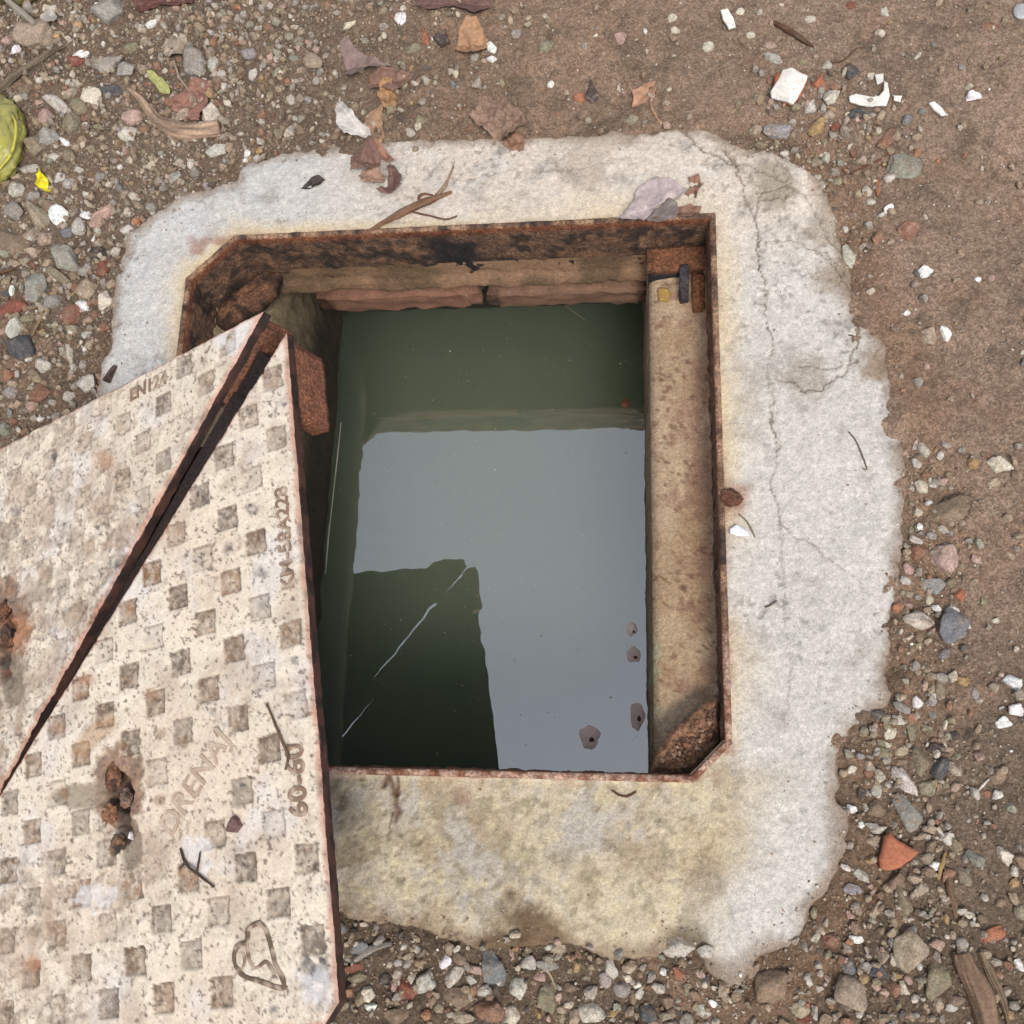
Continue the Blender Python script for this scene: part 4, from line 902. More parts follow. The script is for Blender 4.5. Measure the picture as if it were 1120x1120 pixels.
tag(mesh_obj('floating_specks', np.concatenate(SV), np.concatenate(SF), M_foam, col=np.concatenate(SC)), 'tiny pale specks floating all over the green water', 'specks', kind='stuff')
tag(tube('glint_and_straw', [W(373, 462, ZW + .001), W(369, 500, ZW + .001), W(364, 545, ZW + .001), W(359, 590, ZW + .001), W(356, 628, ZW + .001)], [.0005, .0009, .0007, .0010, .0005], M_foam, s(214, 208, 184)), 'long pale sky glint modelled along the waterline of the left pit wall', 'thread')  # thin tube standing in for the sky reflected at the waterline
tag(tube('glint_and_straw', [W(614, 332, ZW + .001), W(626, 340, ZW + .001), W(640, 350, ZW + .001)], [.0006, .0008, .0005], M_foam, s(120, 116, 90)), 'short straw floating below the far wall', 'thread')
o = box_mesh('foam_scrap', (0, 0, 0), (.011, .018, .005), M_brick, None, s(176, 142, 84), n=6, amp=.004, seed=401)
o.location = Vector(W(732, 318, -.076)) - Vector((.0065, .0095, .0)); tag(o, 'yellowish foam scrap wedged under the corner bracket', 'foam scrap')
o = blob('rust_lump', 799, 544, .012, .009, .006, s(108, 70, 52), M_rust, None, 405, zoff=.5, namp=.3); tag(o, 'brown rust lump on the collar at the right rim', 'rust lump')

# ------------------------------------------------------------------ stones
def rock(sub, power, seed, npl=15, rough=.04):
    V, f = ico(sub); V = V / np.linalg.norm(V, axis=1)[:, None]
    g = np.random.default_rng(seed); k = np.arange(npl) + .5; ph = np.arccos(1 - 2 * k / npl); th = math.pi * (1 + 5 ** .5) * k
    Nn = np.stack([np.cos(th) * np.sin(ph), np.sin(th) * np.sin(ph), np.cos(ph)], 1) + g.normal(0, .25, (npl, 3)); Nn /= np.linalg.norm(Nn, axis=1)[:, None]
    a = g.uniform(.72, 1.0, npl); D = np.clip(V @ Nn.T, 0, None) / a
    r = (D ** power).sum(1) ** (-1 / power); V = V * r[:, None]
    V = V * (1 + rough * vn3(V, 2.6, seed) + rough * .5 * vn3(V, 7, seed + 1))[:, None]
    return V / np.abs(V).max(0), f
PAL = {'tan': (172,154,134), 'grey': (160,153,145), 'pale': (200,192,180), 'cream': (218,206,186), 'white': (240,236,230), 'slate': (88,88,89), 'brown': (138,118,100), 'russet': (142,104,86),
       'red': (138,86,72), 'orange': (170,112,86), 'pink': (186,156,144), 'olive': (144,134,112), 'ochre': (174,144,102), 'dark': (80,73,69), 'mauve': (158,151,150), 'blue': (126,126,128), 'greenish': (146,145,130)}
NAME = {'tan': 'tan', 'grey': 'grey', 'pale': 'pale grey', 'cream': 'cream', 'white': 'white', 'slate': 'dark slate', 'brown': 'brown', 'russet': 'reddish brown', 'red': 'red', 'orange': 'orange', 'pink': 'pinkish', 'olive': 'olive',
        'ochre': 'ochre', 'dark': 'dark', 'mauve': 'mauve', 'blue': 'bluish grey', 'greenish': 'greenish grey'}
# px, py, length, width, angle (degrees, image y down), colour, shape (r rounded, a angular, f flat, c chip), own label
ST = [
(38,40,40,32,20,'tan','a','largest tan block of stone below the olive bag'),(123,14,34,30,0,'grey','a','rough grey block at the top left edge'),(214,70,32,28,60,'grey','r','veined grey cobble above the reddish maple-like leaf'),
(234,71,18,13,80,'pale','r',0),(100,105,28,24,50,'cream','a','pale cream triangular stone left of the thick bent stick'),(125,99,34,15,5,'slate','f','flat slate blue stone touching the cream triangular stone'),
(64,114,36,15,45,'pale','r','banded pale oblong stone below the half buried root'),(145,128,26,17,0,'pink','r',0),(142,148,20,16,0,'pale','a',0),(40,158,26,24,10,'olive','a','olive angular stone right of the striped wrapper'),
(54,152,22,16,0,'grey','a',0),(18,209,20,20,0,'pale','r','round pale pebble left of the yellow scrap'),(15,231,22,20,60,'grey','a',0),(42,238,36,24,55,'tan','a','long grey tan stone below the yellow scrap'),
(66,238,24,20,20,'white','f','flat whitish chip right of the long grey tan stone'),(95,235,15,10,10,'white','c',0),(113,238,44,17,-55,'pink','a','long pinkish stone slanting left of the collar'),(10,266,46,40,30,'brown','f','broad dark brown flat stone at the left edge'),
(75,283,38,30,30,'grey','a','big grey angular stone left of the dark red clay lump'),(41,318,46,20,-80,'grey','a','upright oblong grey stone right of the red brick'),(97,318,26,22,-20,'tan','r',0),(59,330,20,15,-20,'grey','r',0),
(116,330,28,22,-20,'cream','a','rough cream stone against the left of the collar'),(14,339,40,18,-12,'red','a','red brick shard at the left edge'),(18,360,22,19,80,'pale','r','smooth pale pebble between red brick and dark slate stone'),
(26,383,34,30,30,'slate','r','dark slate stone, darkest on the left'),(48,401,20,16,20,'pale','r','smooth pale oval just right of the dark slate stone'),(78,346,28,22,-60,'russet','f',0),(109,277,28,16,5,'dark','a','dark red clay lump left of the collar'),
(115,295,22,18,-10,'red','a','crumbled red brick left of the collar'),(76,386,27,10,70,'cream','r','bone-like cream stone right of the dark slate stone'),(192,195,13,17,20,'grey','r',0),(147,217,16,12,50,'cream','r',0),
(36,185,32,13,-10,'pale','f','pale crescent stone left of the yellow scrap'),(8,44,13,11,0,'pink','a',0),(115,71,38,20,10,'grey','a',0),(137,76,22,22,60,'grey','a',0),(341,68,26,15,5,'tan','r',0),(273,60,18,13,0,'mauve','r',0),
(237,167,26,13,-25,'pale','a',0),(84,67,18,13,20,'red','a',0),(277,82,15,9,-70,'pale','a',0),(249,113,12,8,50,'cream','a',0),(232,128,22,19,-40,'cream','a','cream wedge stone touching the right tip of the bent stick'),
(198,127,24,12,-10,'tan','f',0),(18,56,10,14,30,'white','a',0),(88,60,20,8,-10,'white','a',0),(166,28,18,9,-20,'white','a',0),(28,100,16,14,0,'brown','a',0),(88,118,22,18,30,'olive','r',0),(80,136,18,24,10,'olive','a',0),
(50,128,18,16,0,'pink','r',0),(72,156,12,7,40,'white','a',0),(60,172,16,9,-10,'pale','a',0),(76,172,20,14,-60,'olive','a',0),(86,186,12,8,10,'pale','a',0),(66,196,16,9,-30,'pale','r',0),(75,202,18,12,-30,'grey','r',0),
(36,215,20,11,-30,'grey','a',0),(53,226,16,14,0,'brown','a',0),(36,258,18,14,0,'tan','a',0),(50,262,18,15,0,'pink','a',0),(72,254,18,12,20,'blue','f',0),(88,250,20,14,-60,'pale','a',0),(36,276,22,12,20,'tan','a',0),
(62,300,32,11,30,'olive','r',0),(93,297,16,13,0,'grey','r',0),(83,314,12,9,0,'russet','r',0),(93,335,18,15,50,'white','a',0),(8,320,8,14,0,'slate','a',0),(13,318,9,12,0,'white','a',0),(14,290,20,10,-15,'tan','f',0),
(32,350,18,14,-20,'olive','r',0),(82,340,16,8,0,'pink','r',0),(46,430,24,20,0,'russet','a',0),(98,420,26,22,20,'pale','a',0),(35,445,14,10,-60,'pink','a',0),(10,410,18,20,0,'russet','a',0),(12,430,18,14,0,'grey','a',0),
(112,360,16,12,0,'russet','a',0),(96,366,14,10,0,'pale','a',0),(141,252,18,10,-20,'pale','a',0),(128,276,14,10,-30,'pale','a',0),(165,228,14,10,0,'grey','r',0),
(440,21,17,13,-60,'white','c','small upright white chip left of the orange brick bit'),(381,28,20,9,-25,'cream','a',0),(466,43,16,11,80,'orange','a','bright orange brick bit at the top middle'),(484,45,18,15,0,'dark','a',0),(678,41,19,15,60,'pink','a',0),
(646,103,25,13,80,'dark','a','black charcoal bit below the top middle soil'),(633,108,13,10,0,'orange','a',0),(537,52,14,11,60,'white','a',0),(538,65,13,8,0,'white','a',0),(596,52,24,12,-20,'olive','a',0),(603,92,10,9,0,'white','c',0),
(452,55,18,10,0,'olive','a',0),(420,30,12,8,-20,'pale','a',0),(712,105,10,8,0,'tan','r',0),(735,20,14,10,-60,'cream','a',0),(738,34,12,9,0,'cream','a',0),
(895,93,20,17,0,'orange','a','orange brick bit touching the square white plaster chip'),(931,78,22,20,0,'slate','f','square dark grey stone above the L-shaped chip'),(909,107,20,17,-30,'pale','a','sparkling pale grey stone left of the L-shaped chip'),
(886,120,17,16,0,'pale','a',0),(938,124,30,14,0,'slate','f','flat dark grey stone under the L-shaped chip'),(853,145,36,17,12,'mauve','f','mauve flat stone just beyond the collar'),(893,143,26,16,-30,'ochre','a','ochre stone right of the mauve flat stone'),
(914,139,15,12,20,'red','a','small red stone right of the ochre stone'),(774,52,15,11,0,'cream','a',0),(970,152,30,15,-45,'russet','f',0),(988,183,38,30,15,'greenish','f','grey-green flat stone with white flecks at the right'),(972,195,15,11,0,'pale','a',0),
(1063,106,16,12,-20,'white','a','white crumbled bits on the mud near the right edge'),(995,252,28,24,5,'russet','f','dark red square brick bit in the mud at the right'),(1011,298,17,15,-30,'white','a','white pebble below the dark red square brick bit'),
(1034,365,17,10,60,'white','a',0),(1016,368,24,18,0,'tan','f',0),(959,205,20,9,80,'orange','a',0),(952,221,11,9,0,'pale','r',0),(1081,29,24,11,0,'russet','f',0),(927,280,30,17,70,'pale','a',0),(967,13,11,9,0,'pale','r',0),(886,22,13,7,0,'cream','r',0),
(810,13,12,8,0,'cream','r',0),(821,39,8,11,70,'cream','r',0),(812,44,12,10,0,'brown','a',0),(842,50,16,8,10,'tan','r',0),(846,64,22,9,35,'pale','r',0),(905,72,12,10,0,'pale','r',0),(826,143,18,12,-30,'tan','a',0),(930,6,18,9,0,'red','a',0),
(907,126,14,10,0,'tan','r',0),(850,124,20,10,0,'brown','f',0),(866,130,12,9,0,'brown','a',0),(1002,150,12,8,0,'tan','a',0),(1070,306,9,7,0,'white','r',0),(1084,305,9,8,0,'pink','r',0),(991,343,10,6,-20,'white','a',0),
(1009,492,20,11,60,'pale','a',0),(1007,533,17,15,60,'cream','r','round cream pebble above the large brown rock'),(1029,527,17,9,5,'pink','r',0),(1002,507,14,10,60,'pale','a',0),(1031,560,62,30,-18,'brown','a','large brown rock right of the collar'),
(1031,611,36,32,15,'pink','a','pinkish brick lump below the large brown rock'),(1093,509,32,19,15,'cream','a','pale yellow crumbly stone near the right edge'),(1085,528,20,11,15,'tan','a',0),(1004,680,36,22,10,'cream','r','cream oval stone at the right of the collar'),
(1043,686,46,38,55,'blue','a','bluish grey mottled stone right of the cream oval stone'),(1050,651,16,14,0,'orange','a','orange brick bit above the bluish grey mottled stone'),(1016,656,14,10,85,'cream','a',0),(1002,591,17,9,30,'pale','r',0),(1054,746,18,14,0,'ochre','a',0),
(1107,747,24,14,30,'white','a','white shell-like crumbs at the right edge'),(1020,640,28,20,10,'mauve','f',0),(990,635,14,11,40,'pale','r',0),(1063,508,16,13,0,'ochre','r',0),(1003,603,26,22,10,'russet','a',0),(994,650,11,8,0,'tan','r',0),(1014,668,11,8,0,'tan','r',0),
(993,622,16,10,60,'pink','r',0),(1003,653,10,8,0,'grey','r',0),(993,662,12,9,0,'pink','r',0),(1052,572,10,9,0,'tan','a',0),(1018,586,14,9,30,'grey','a',0),(1040,637,12,9,0,'olive','a',0),(1075,658,12,8,60,'olive','a',0),(1089,679,12,7,0,'cream','a',0),
(1002,768,15,12,60,'white','a','bluish white chip near the lower right of the collar'),(1097,791,17,14,-30,'white','a','lower of two white pebbles at the right edge'),(1111,777,17,15,0,'white','a','upper of two white pebbles at the right edge'),(1004,831,36,22,75,'olive','r','grey-brown oval cobble in the lower right gravel'),
(988,853,44,17,55,'pale','a','long pale slanted stone in the lower right gravel'),(1025,819,24,15,15,'dark','r','dark oval pebble right of the grey-brown oval cobble'),(1027,840,26,20,-60,'slate','r','slate pebble touching the grey-brown oval cobble'),(992,890,46,26,45,'grey','a','rough grey stone below the long pale slanted stone'),
(993,1040,54,46,20,'tan','a','largest tan rock near the bottom right'),(1024,1072,46,30,-75,'olive','a','olive rock right of the largest tan rock'),(930,1083,48,36,40,'tan','r','rounded tan cobble at the bottom right'),
(840,1078,46,38,-60,'brown','r','rounded brown cobble at the lower tip of the collar'),(909,1027,22,20,0,'russet','a',0),(937,1027,18,10,10,'white','r','white oval pebble right of a reddish pebble'),(934,973,30,14,5,'mauve','f',0),(942,957,24,11,35,'pale','a','pale pointed shell-like stone left of the orange brick triangle'),
(1066,939,28,14,40,'greenish','a',0),(1097,936,28,18,60,'cream','a','beige wedge stone at the right edge'),(1084,1023,30,17,-30,'orange','a','orange and tan brick bit above the weathered wood piece'),(1114,1054,20,11,50,'white','a','white pebble right of the weathered wood piece'),
(959,864,19,13,80,'pale','r',0),(942,867,16,14,30,'dark','r',0),(931,884,14,10,20,'white','a',0),(919,886,14,11,0,'pale','r',0),(942,902,11,9,0,'white','a',0),(954,920,18,13,0,'tan','a',0),(982,788,18,9,15,'pale','r',0),(973,802,18,13,-40,'cream','a',0),
(986,821,18,12,-20,'tan','r',0),(997,799,24,14,70,'olive','a',0),(986,774,22,11,45,'grey','r',0),(1027,756,26,14,80,'olive','r',0),(996,748,15,12,0,'brown','a',0),(987,986,38,17,75,'olive','a',0),(1000,962,20,14,40,'tan','a',0),(1007,973,22,14,-45,'tan','a',0),
(978,965,28,20,-40,'brown','a',0),(977,1021,15,13,-30,'tan','a',0),(891,1026,15,10,-20,'cream','a',0),(875,1104,24,18,20,'tan','r',0),(743,1034,40,32,0,'pale','a','broken concrete lump at the lower edge of the collar'),(772,1041,22,16,-20,'pale','a',0),
(803,1067,26,22,0,'grey','a',0),(725,1063,11,9,40,'white','a',0),(742,1064,17,12,60,'orange','a',0),(958,994,22,13,-50,'tan','a',0),(1013,938,18,15,0,'olive','r',0),(1022,947,14,11,0,'white','r',0),(1015,954,16,12,0,'brown','r',0),
(954,903,18,8,10,'grey','r',0),(960,908,20,9,-10,'pale','r',0),(958,884,22,20,0,'brown','r',0),(1013,862,22,18,0,'olive','a',0),(1044,842,22,14,45,'tan','r',0),(966,823,16,14,0,'olive','r',0),(950,845,12,10,0,'russet','r',0),(985,834,20,8,-5,'brown','r',0),
(965,812,12,10,0,'olive','a',0),(1013,796,18,8,20,'olive','a',0),(1030,806,16,9,70,'tan','r',0),(1044,804,12,10,0,'dark','r',0),(1060,1000,14,10,0,'cream','a',0),(928,1058,14,18,0,'blue','a',0),(960,1062,24,20,0,'slate','a',0),(946,1056,14,14,0,'grey','a',0),
(1054,958,26,14,60,'olive','r',0),(1115,998,14,18,0,'olive','r',0),(1046,1094,20,14,0,'brown','r',0),(1058,1080,9,9,0,'pale','r',0),(1041,1102,15,10,0,'pale','r',0),(880,1116,16,10,0,'red','f',0),
(487,1053,22,13,-55,'white','a','white wedge chip above the pale faceted stone'),(538,1060,46,28,70,'blue','a','pointed bluish grey stone in the bottom gravel'),(467,1073,30,25,-30,'pale','a','pale faceted stone in the bottom gravel'),(497,1068,28,18,-50,'pale','r','pale tan stone right of the pale faceted stone'),
(444,1081,34,24,70,'red','a','dark red brick lump in the bottom gravel'),(387,1058,34,11,-8,'red','a','red brick shard beside the near cover corner'),(406,1101,18,15,0,'white','a','white square pebble near the cover corner at the bottom'),(502,1090,36,24,5,'brown','r',0),(567,1080,26,20,80,'pale','r','pale oval pebble right of the pointed bluish stone'),
(578,1053,20,17,0,'pale','r',0),(599,1056,26,14,5,'grey','f',0),(538,1106,38,30,0,'russet','a','dark pink brick lump at the bottom edge'),(530,1083,17,14,0,'pale','a',0),(598,1092,36,34,70,'olive','a',0),(560,1110,22,18,80,'cream','r',0),(646,1107,32,23,0,'cream','r','pale tan cobble at the bottom middle'),
(679,1081,22,20,0,'grey','r',0),(708,1107,26,22,30,'slate','r','dark bluish pebble at the bottom middle'),(667,1058,26,16,80,'pale','a',0),(697,1077,11,10,0,'white','a',0),(687,1070,14,9,50,'cream','a',0),(560,1043,16,10,70,'pink','a',0),(445,1108,62,18,-10,'brown','f','long brown brick piece at the bottom edge'),
(392,1037,22,15,0,'blue','r',0),(610,1037,18,14,0,'tan','r',0),(503,1114,32,18,0,'tan','r',0),(492,1038,16,13,60,'tan','a',0),(503,1048,18,13,30,'brown','r',0),(521,1060,14,13,0,'pink','a',0),(421,1070,14,14,0,'dark','r',0),(431,1079,8,14,0,'pink','a',0),(390,1069,24,12,-20,'olive','a',0),
(477,1088,14,10,0,'tan','a',0),(515,1071,14,10,30,'pale','r',0),(480,1104,12,16,0,'tan','a',0),(590,1068,16,12,0,'pink','r',0),(625,1080,20,12,0,'brown','a',0),(662,1072,18,14,80,'grey','r',0),(641,1068,12,9,0,'olive','a',0),(622,1099,11,9,0,'cream','r',0),(628,1112,16,20,0,'tan','a',0),
(730,1095,22,14,45,'brown','a',0),(752,1082,20,16,0,'olive','a',0),(770,1106,22,16,0,'pale','a',0),(780,1098,14,8,30,'white','r',0),(765,1066,20,9,15,'pink','r',0),(600,1036,10,8,0,'pale','r',0),(625,1048,9,7,0,'cream','r',0),(386,1020,12,9,0,'dark','r',0),(442,1035,11,8,-30,'pale','a',0),(446,1046,13,8,-30,'tan','r',0)]
# landmarks that labels may refer to
LM = [('the yellow scrap',46,196),('the dark slate stone',26,383),('the red brick shard at the left edge',14,339),('the thick bent stick',195,136),('the yellowish green leaf',172,90),('the striped plastic wrapper',8,155),
 ('the long pinkish stone',113,238),('the dark red clay lump',109,277),('the pale cream triangular stone',100,105),('the veined grey cobble',214,70),('the half buried root',40,68),('the silvery white leaf',385,135),('the orange brown curled leaf',515,45),
 ('the crumpled brown leaf',547,132),('the small stemmed leaf',704,105),('the square white plaster chip',863,93),('the L-shaped white chip',950,107),('the mauve flat stone',853,145),('the dark red square brick bit',995,252),('the slanted white shard',1026,119),
 ('the grey-green flat stone',988,183),('the large brown rock',1031,560),('the pinkish brick lump',1031,611),('the cream oval stone',1004,680),('the bluish grey mottled stone',1043,686),('the bluish white chip',1002,768),('the grey-brown oval cobble',1004,831),
 ('the orange brick triangle',983,936),('the largest tan rock',993,1040),('the weathered wood piece',1070,1080),('the rounded brown cobble',840,1078),('the rounded tan cobble',930,1083),('the pointed bluish stone',538,1060),('the dark red brick lump',444,1081),
 ('the pale faceted stone',467,1073),('the pale tan cobble',646,1107),('the dark bluish pebble',708,1107),('the broken concrete lump',743,1034),('the dark curled purplish leaf',405,78),('the bone-like cream stone',76,386),('the big grey angular stone',75,283),
 ('the pale yellow crumbly stone',1093,509),('the long white paint chip',797,20),('the long pale slanted stone',988,853),('the white square pebble by the cover',406,1101),('the olive plastic bag',26,-6),('the grey crumpled leaf',190,52),('the reddish maple-like leaf',212,112),
 ('the white oval pebble',937,1027),('the bright orange brick bit',466,43),('the black charcoal bit',646,103)]
usedlab = set()
def auto_label(px, py, L, w, c, shp, noun):
    size = 'tiny' if L < 12 else 'small' if L < 18 else 'medium' if L < 28 else 'large'
    sh = {'r': 'rounded', 'a': 'angular', 'f': 'flat', 'c': 'chipped'}[shp]
    if L > 1.9 * w: sh = 'oblong'
    order = sorted(LM, key=lambda l: math.hypot(l[1] - px, l[2] - py))
    order = [l for l in order if math.hypot(l[1] - px, l[2] - py) > 6]
    def rel(l):
        dx, dy = px - l[1], py - l[2]
        if abs(dx) > 2.2 * abs(dy): return 'right of' if dx > 0 else 'left of'
        if abs(dy) > 2.2 * abs(dx): return 'below' if dy > 0 else 'above'
        return ('below right of' if dx > 0 else 'below left of') if dy > 0 else ('above right of' if dx > 0 else 'above left of')
    for l in order[:3]:
        d = math.hypot(l[1] - px, l[2] - py); pre = 'just ' if d < 32 else ''
        t = f'{size} {sh} {NAME[c]} {noun} {pre}{rel(l)} {l[0]}'
        if t not in usedlab and len(t.split()) <= 16: usedlab.add(t); return t
    for i in range(3):
        for j in range(i + 1, 5):
            t = f'{size} {NAME[c]} {noun} between {order[i][0]} and {order[j][0]}'
            if t not in usedlab and len(t.split()) <= 16: usedlab.add(t); return t
    for l in order[:8]:
        for ext in ('a little way', 'some way', 'farther'):
            t = f'{size} {sh} {NAME[c]} {noun} {ext} {rel(l)} {l[0]}'
            if t not in usedlab and len(t.split()) <= 16: usedlab.add(t); return t
    return None

def place_stone(px, py, L, w, ang, c, shp, label, seed):
    g = np.random.default_rng(seed)
    p = Wg(px, py); ca, sa = math.cos(math.radians(ang)), math.sin(math.radians(ang))
    a = W(px + ca, py + sa, p[2]) - p; b = W(px - sa, py + ca, p[2]) - p; la = np.linalg.norm(a) * L / 2 * 1.04; lb = np.linalg.norm(b) * w / 2 * 1.04
    hz = min(la, lb) * {'r': .8, 'a': .8, 'f': .45, 'c': .4}[shp]
    sub = 4 if L > 15 else 3
    V, f = rock(sub, {'r': 9, 'a': 26, 'f': 20, 'c': 30}[shp], seed, {'r': 14, 'a': 10, 'f': 11, 'c': 10}[shp], {'r': .07, 'a': .08, 'f': .06, 'c': .05}[shp])
    a2 = a / np.linalg.norm(a); b2 = np.cross([0, 0, 1.], a2); V0 = V
    V = V[:, :1] * a2 * la + V[:, 1:2] * b2 * lb + np.array([0, 0, 1.]) * V[:, 2:] * hz
    tx, ty = g.normal(0, .10, 2); V[:, 2] += V[:, 0] * tx + V[:, 1] * ty
    V = V + np.array([p[0], p[1], p[2] + hz * g.uniform(-.05, .3)])
    col = s(*PAL[c]) * g.uniform(.9, 1.08) * (1 + g.normal(0, .02, 3))
    t = vn3(V0, 1.6, seed + 5) * .6 + vn3(V0, 5, seed + 6) * .4
    cc = col[None] * (1 + .22 * t)[:, None]
    dirt = s(150, 129, 109); cc = mix(cc, dirt, (.1 if c == 'white' else .5) * ss(.0, .7, vn3(V0, 2.6, seed + 8)) + .5 * ss(-.1, -.6, V0[:, 2]))
    if g.random() < .35 and c not in ('white', 'cream'):
        cc = mix(cc, col * 1.5 + .03, ss(.16, .04, np.abs(vn3(V0, 1.3, seed + 11))) * .35)
    noun = {'red': 'brick_fragment', 'orange': 'brick_fragment'}.get(c, 'plaster_chip' if c == 'white' and shp == 'c' else ('stone' if L >= 18 else 'pebble'))
    return mesh_obj(noun, V, f, M_stone, col=cc), noun

GRP = {'brick_fragment': 'brick fragments lying around the collar', 'plaster_chip': 'white chips lying around the collar', 'stone': 'loose stones lying around the collar', 'pebble': 'loose pebbles lying around the collar'}
for k, e in enumerate(ST):
    if e[7]: usedlab.add(e[7])
STONES = list(ST)
COVER_PX = np.array([(295, 340), (372, 1125), (-60, 1160), (-60, 515)], float)
CPX = np.array(COLLAR_PX, float)
def free(px, py, r):
    if poly_sd(np.array([px]), np.array([py]), CPX)[0] > -r * .6: return False
    if poly_sd(np.array([px]), np.array([py]), COVER_PX)[0] > -r * .4: return False
    for q in STONES:
        if math.hypot(q[0] - px, q[1] - py) < r + .42 * (q[2] + q[3]) / 2: return False
    for l in LM:
        if math.hypot(l[1] - px, l[2] - py) < r + 9: return False
    return True
def density(px, py):
    d = np.full(np.shape(px), .36)
    d = np.where(px < 330, 1.0, d); d = np.maximum(d, ss(470, 280, px) * .95)
    d = np.where((px > 330) & (px < 760) & (py < 180), np.maximum(.42 * ss(700, 350, px) + .22, d * .0 + .2), d)
    d = np.where((px > 740) & (py < 480), .16 + .75 * np.exp(-(np.hypot(px - 900, py - 140) / 75) ** 2) + .4 * np.exp(-(np.hypot(px - 930, py - 230) / 60) ** 2), d)
    rs = np.exp(-((px - 1010) / 45) ** 2); d = np.where((px > 740) & (py >= 480), .24 + .7 * rs, d)
    d = np.where((px > 740) & (py >= 760), .42 + .55 * np.exp(-((px - 985) / 60) ** 2), d)
    d = np.maximum(d, ss(960, 1030, py) * np.where(px < 1030, 1.0, .6))
    return d
g = np.random.default_rng(5); tries = 0
cols = ['grey', 'tan', 'pale', 'brown', 'olive', 'russet', 'cream', 'pink', 'white', 'dark', 'greenish']; cpw = np.array([.22, .2, .13, .16, .1, .05, .05, .04, .015, .02, .015]); cpw /= cpw.sum()
while len(STONES) < 300 + 8 and tries < 20000:
    tries += 1
    a, b = g.uniform(4, 1116), g.uniform(4, 1116)
    if g.random() > density(np.array(a), np.array(b)) ** 1.6: continue
    L = g.uniform(9, 16); 
    if not free(a, b, L / 2): continue
    STONES.append((a, b, L, L * g.uniform(.6, .95), g.uniform(0, 180), str(g.choice(cols, p=cpw)), str(g.choice(['r', 'a', 'a', 'f'])), 0))
nlab = 0
for k, e in enumerate(STONES):
    o, noun = place_stone(*e[:7], e[7], 1000 + k * 13)
    lab = e[7] or auto_label(e[0], e[1], e[2], e[3], e[5], e[6], {'brick_fragment': 'brick bit', 'plaster_chip': 'plaster chip'}.get(noun, noun))
    if not lab: bpy.data.objects.remove(o); continue
    tag(o, lab, noun.replace('_', ' '), GRP[noun])

# flat white chips with their own outlines
def chip(name, outline, th, colr, label, cat, lift=.0, seed=0, mat=None, parent=None, tilt=(0, 0)):
    p = Wg(*np.mean(outline, 0)); poly = rough_poly(Wpoly(outline, p[2] + lift + th), .0007, .003, seed)
    o = slab(name, poly, p[2] + lift + th, th, mat or M_white, parent, np.asarray(colr), .0006, seed, .0012, relief=lambda x, y: (x - p[0]) * tilt[0] + (y - p[1]) * tilt[1])
    if label: tag(o, label, cat)
    return o
chip('brick_fragment', [(966,925),(968,915),(974,911),(985,920),(1006,932),(996,941),(983,950),(972,953),(965,951),(963,940)], .010, s(176,112,84), 'orange brick triangle in the lower right gravel', 'brick fragment', .004, 519, M_brick, None, (.1, .15))
pc = plant('square white plaster chip stuck on an orange brick shard', 'plaster chip', 'plaster_chip', 863, 95)
chip('brick_backing', [(848,80),(862,75),(884,86),(876,104),(866,113),(844,104)], .010, s(176, 104, 70), None, None, 0, 501, M_brick, pc)
chip('plaster_face', [(856,76),(866,74),(883,83),(880,94),(868,112),(860,108),(844,104),(843,98),(851,86)], .004, s(236, 230, 220), None, None, .0105, 503, M_white, pc, (.05, .1))
chip('plaster_chip', [(929,104),(936,102),(952,105),(962,104),(967,98),(967,88),(971,90),(973,104),(970,114),(954,116),(940,114),(930,110)], .0035, s(240, 235, 224), 'L-shaped white plaster chip at the upper right', 'plaster chip', .002, 505)
chip('plaster_chip', [(788,10),(796,8),(803,20),(805,29),(797,31),(791,20)], .004, s(244, 240, 228), 'long white paint chip at the top edge', 'plaster chip', .002, 507)
chip('plaster_chip', [(1016,112),(1022,110),(1031,118),(1037,125),(1030,126),(1021,119)], .004, s(240, 236, 230), 'slanted white shard right of the L-shaped chip', 'plaster chip', .002, 509)
chip('plaster_chip', [(957,82),(966,80),(966,88),(960,92)], .003, s(240, 234, 224), 'small white chip just above the L-shaped chip', 'plaster chip', .002, 511)
chip('plaster_chip', [(798,578),(806,573),(818,580),(820,586),(810,586),(799,583)], .004, s(240, 240, 246), 'bluish white paint chip on the collar right of the pit', 'plaster chip', .001, 513)
chip('plaster_chip', [(978,104),(987,105),(985,111),(978,109)], .003, s(238, 232, 222), 'tiny white chip right of the L-shaped chip', 'plaster chip', .002, 515)
o = blob('glass_disc', 1117, 14, .010, .011, .004, s(176, 176, 178), M_plas, None, 517, zoff=.5, namp=.05); tag(o, 'small cloudy grey glass disc in the top right corner', 'glass piece')

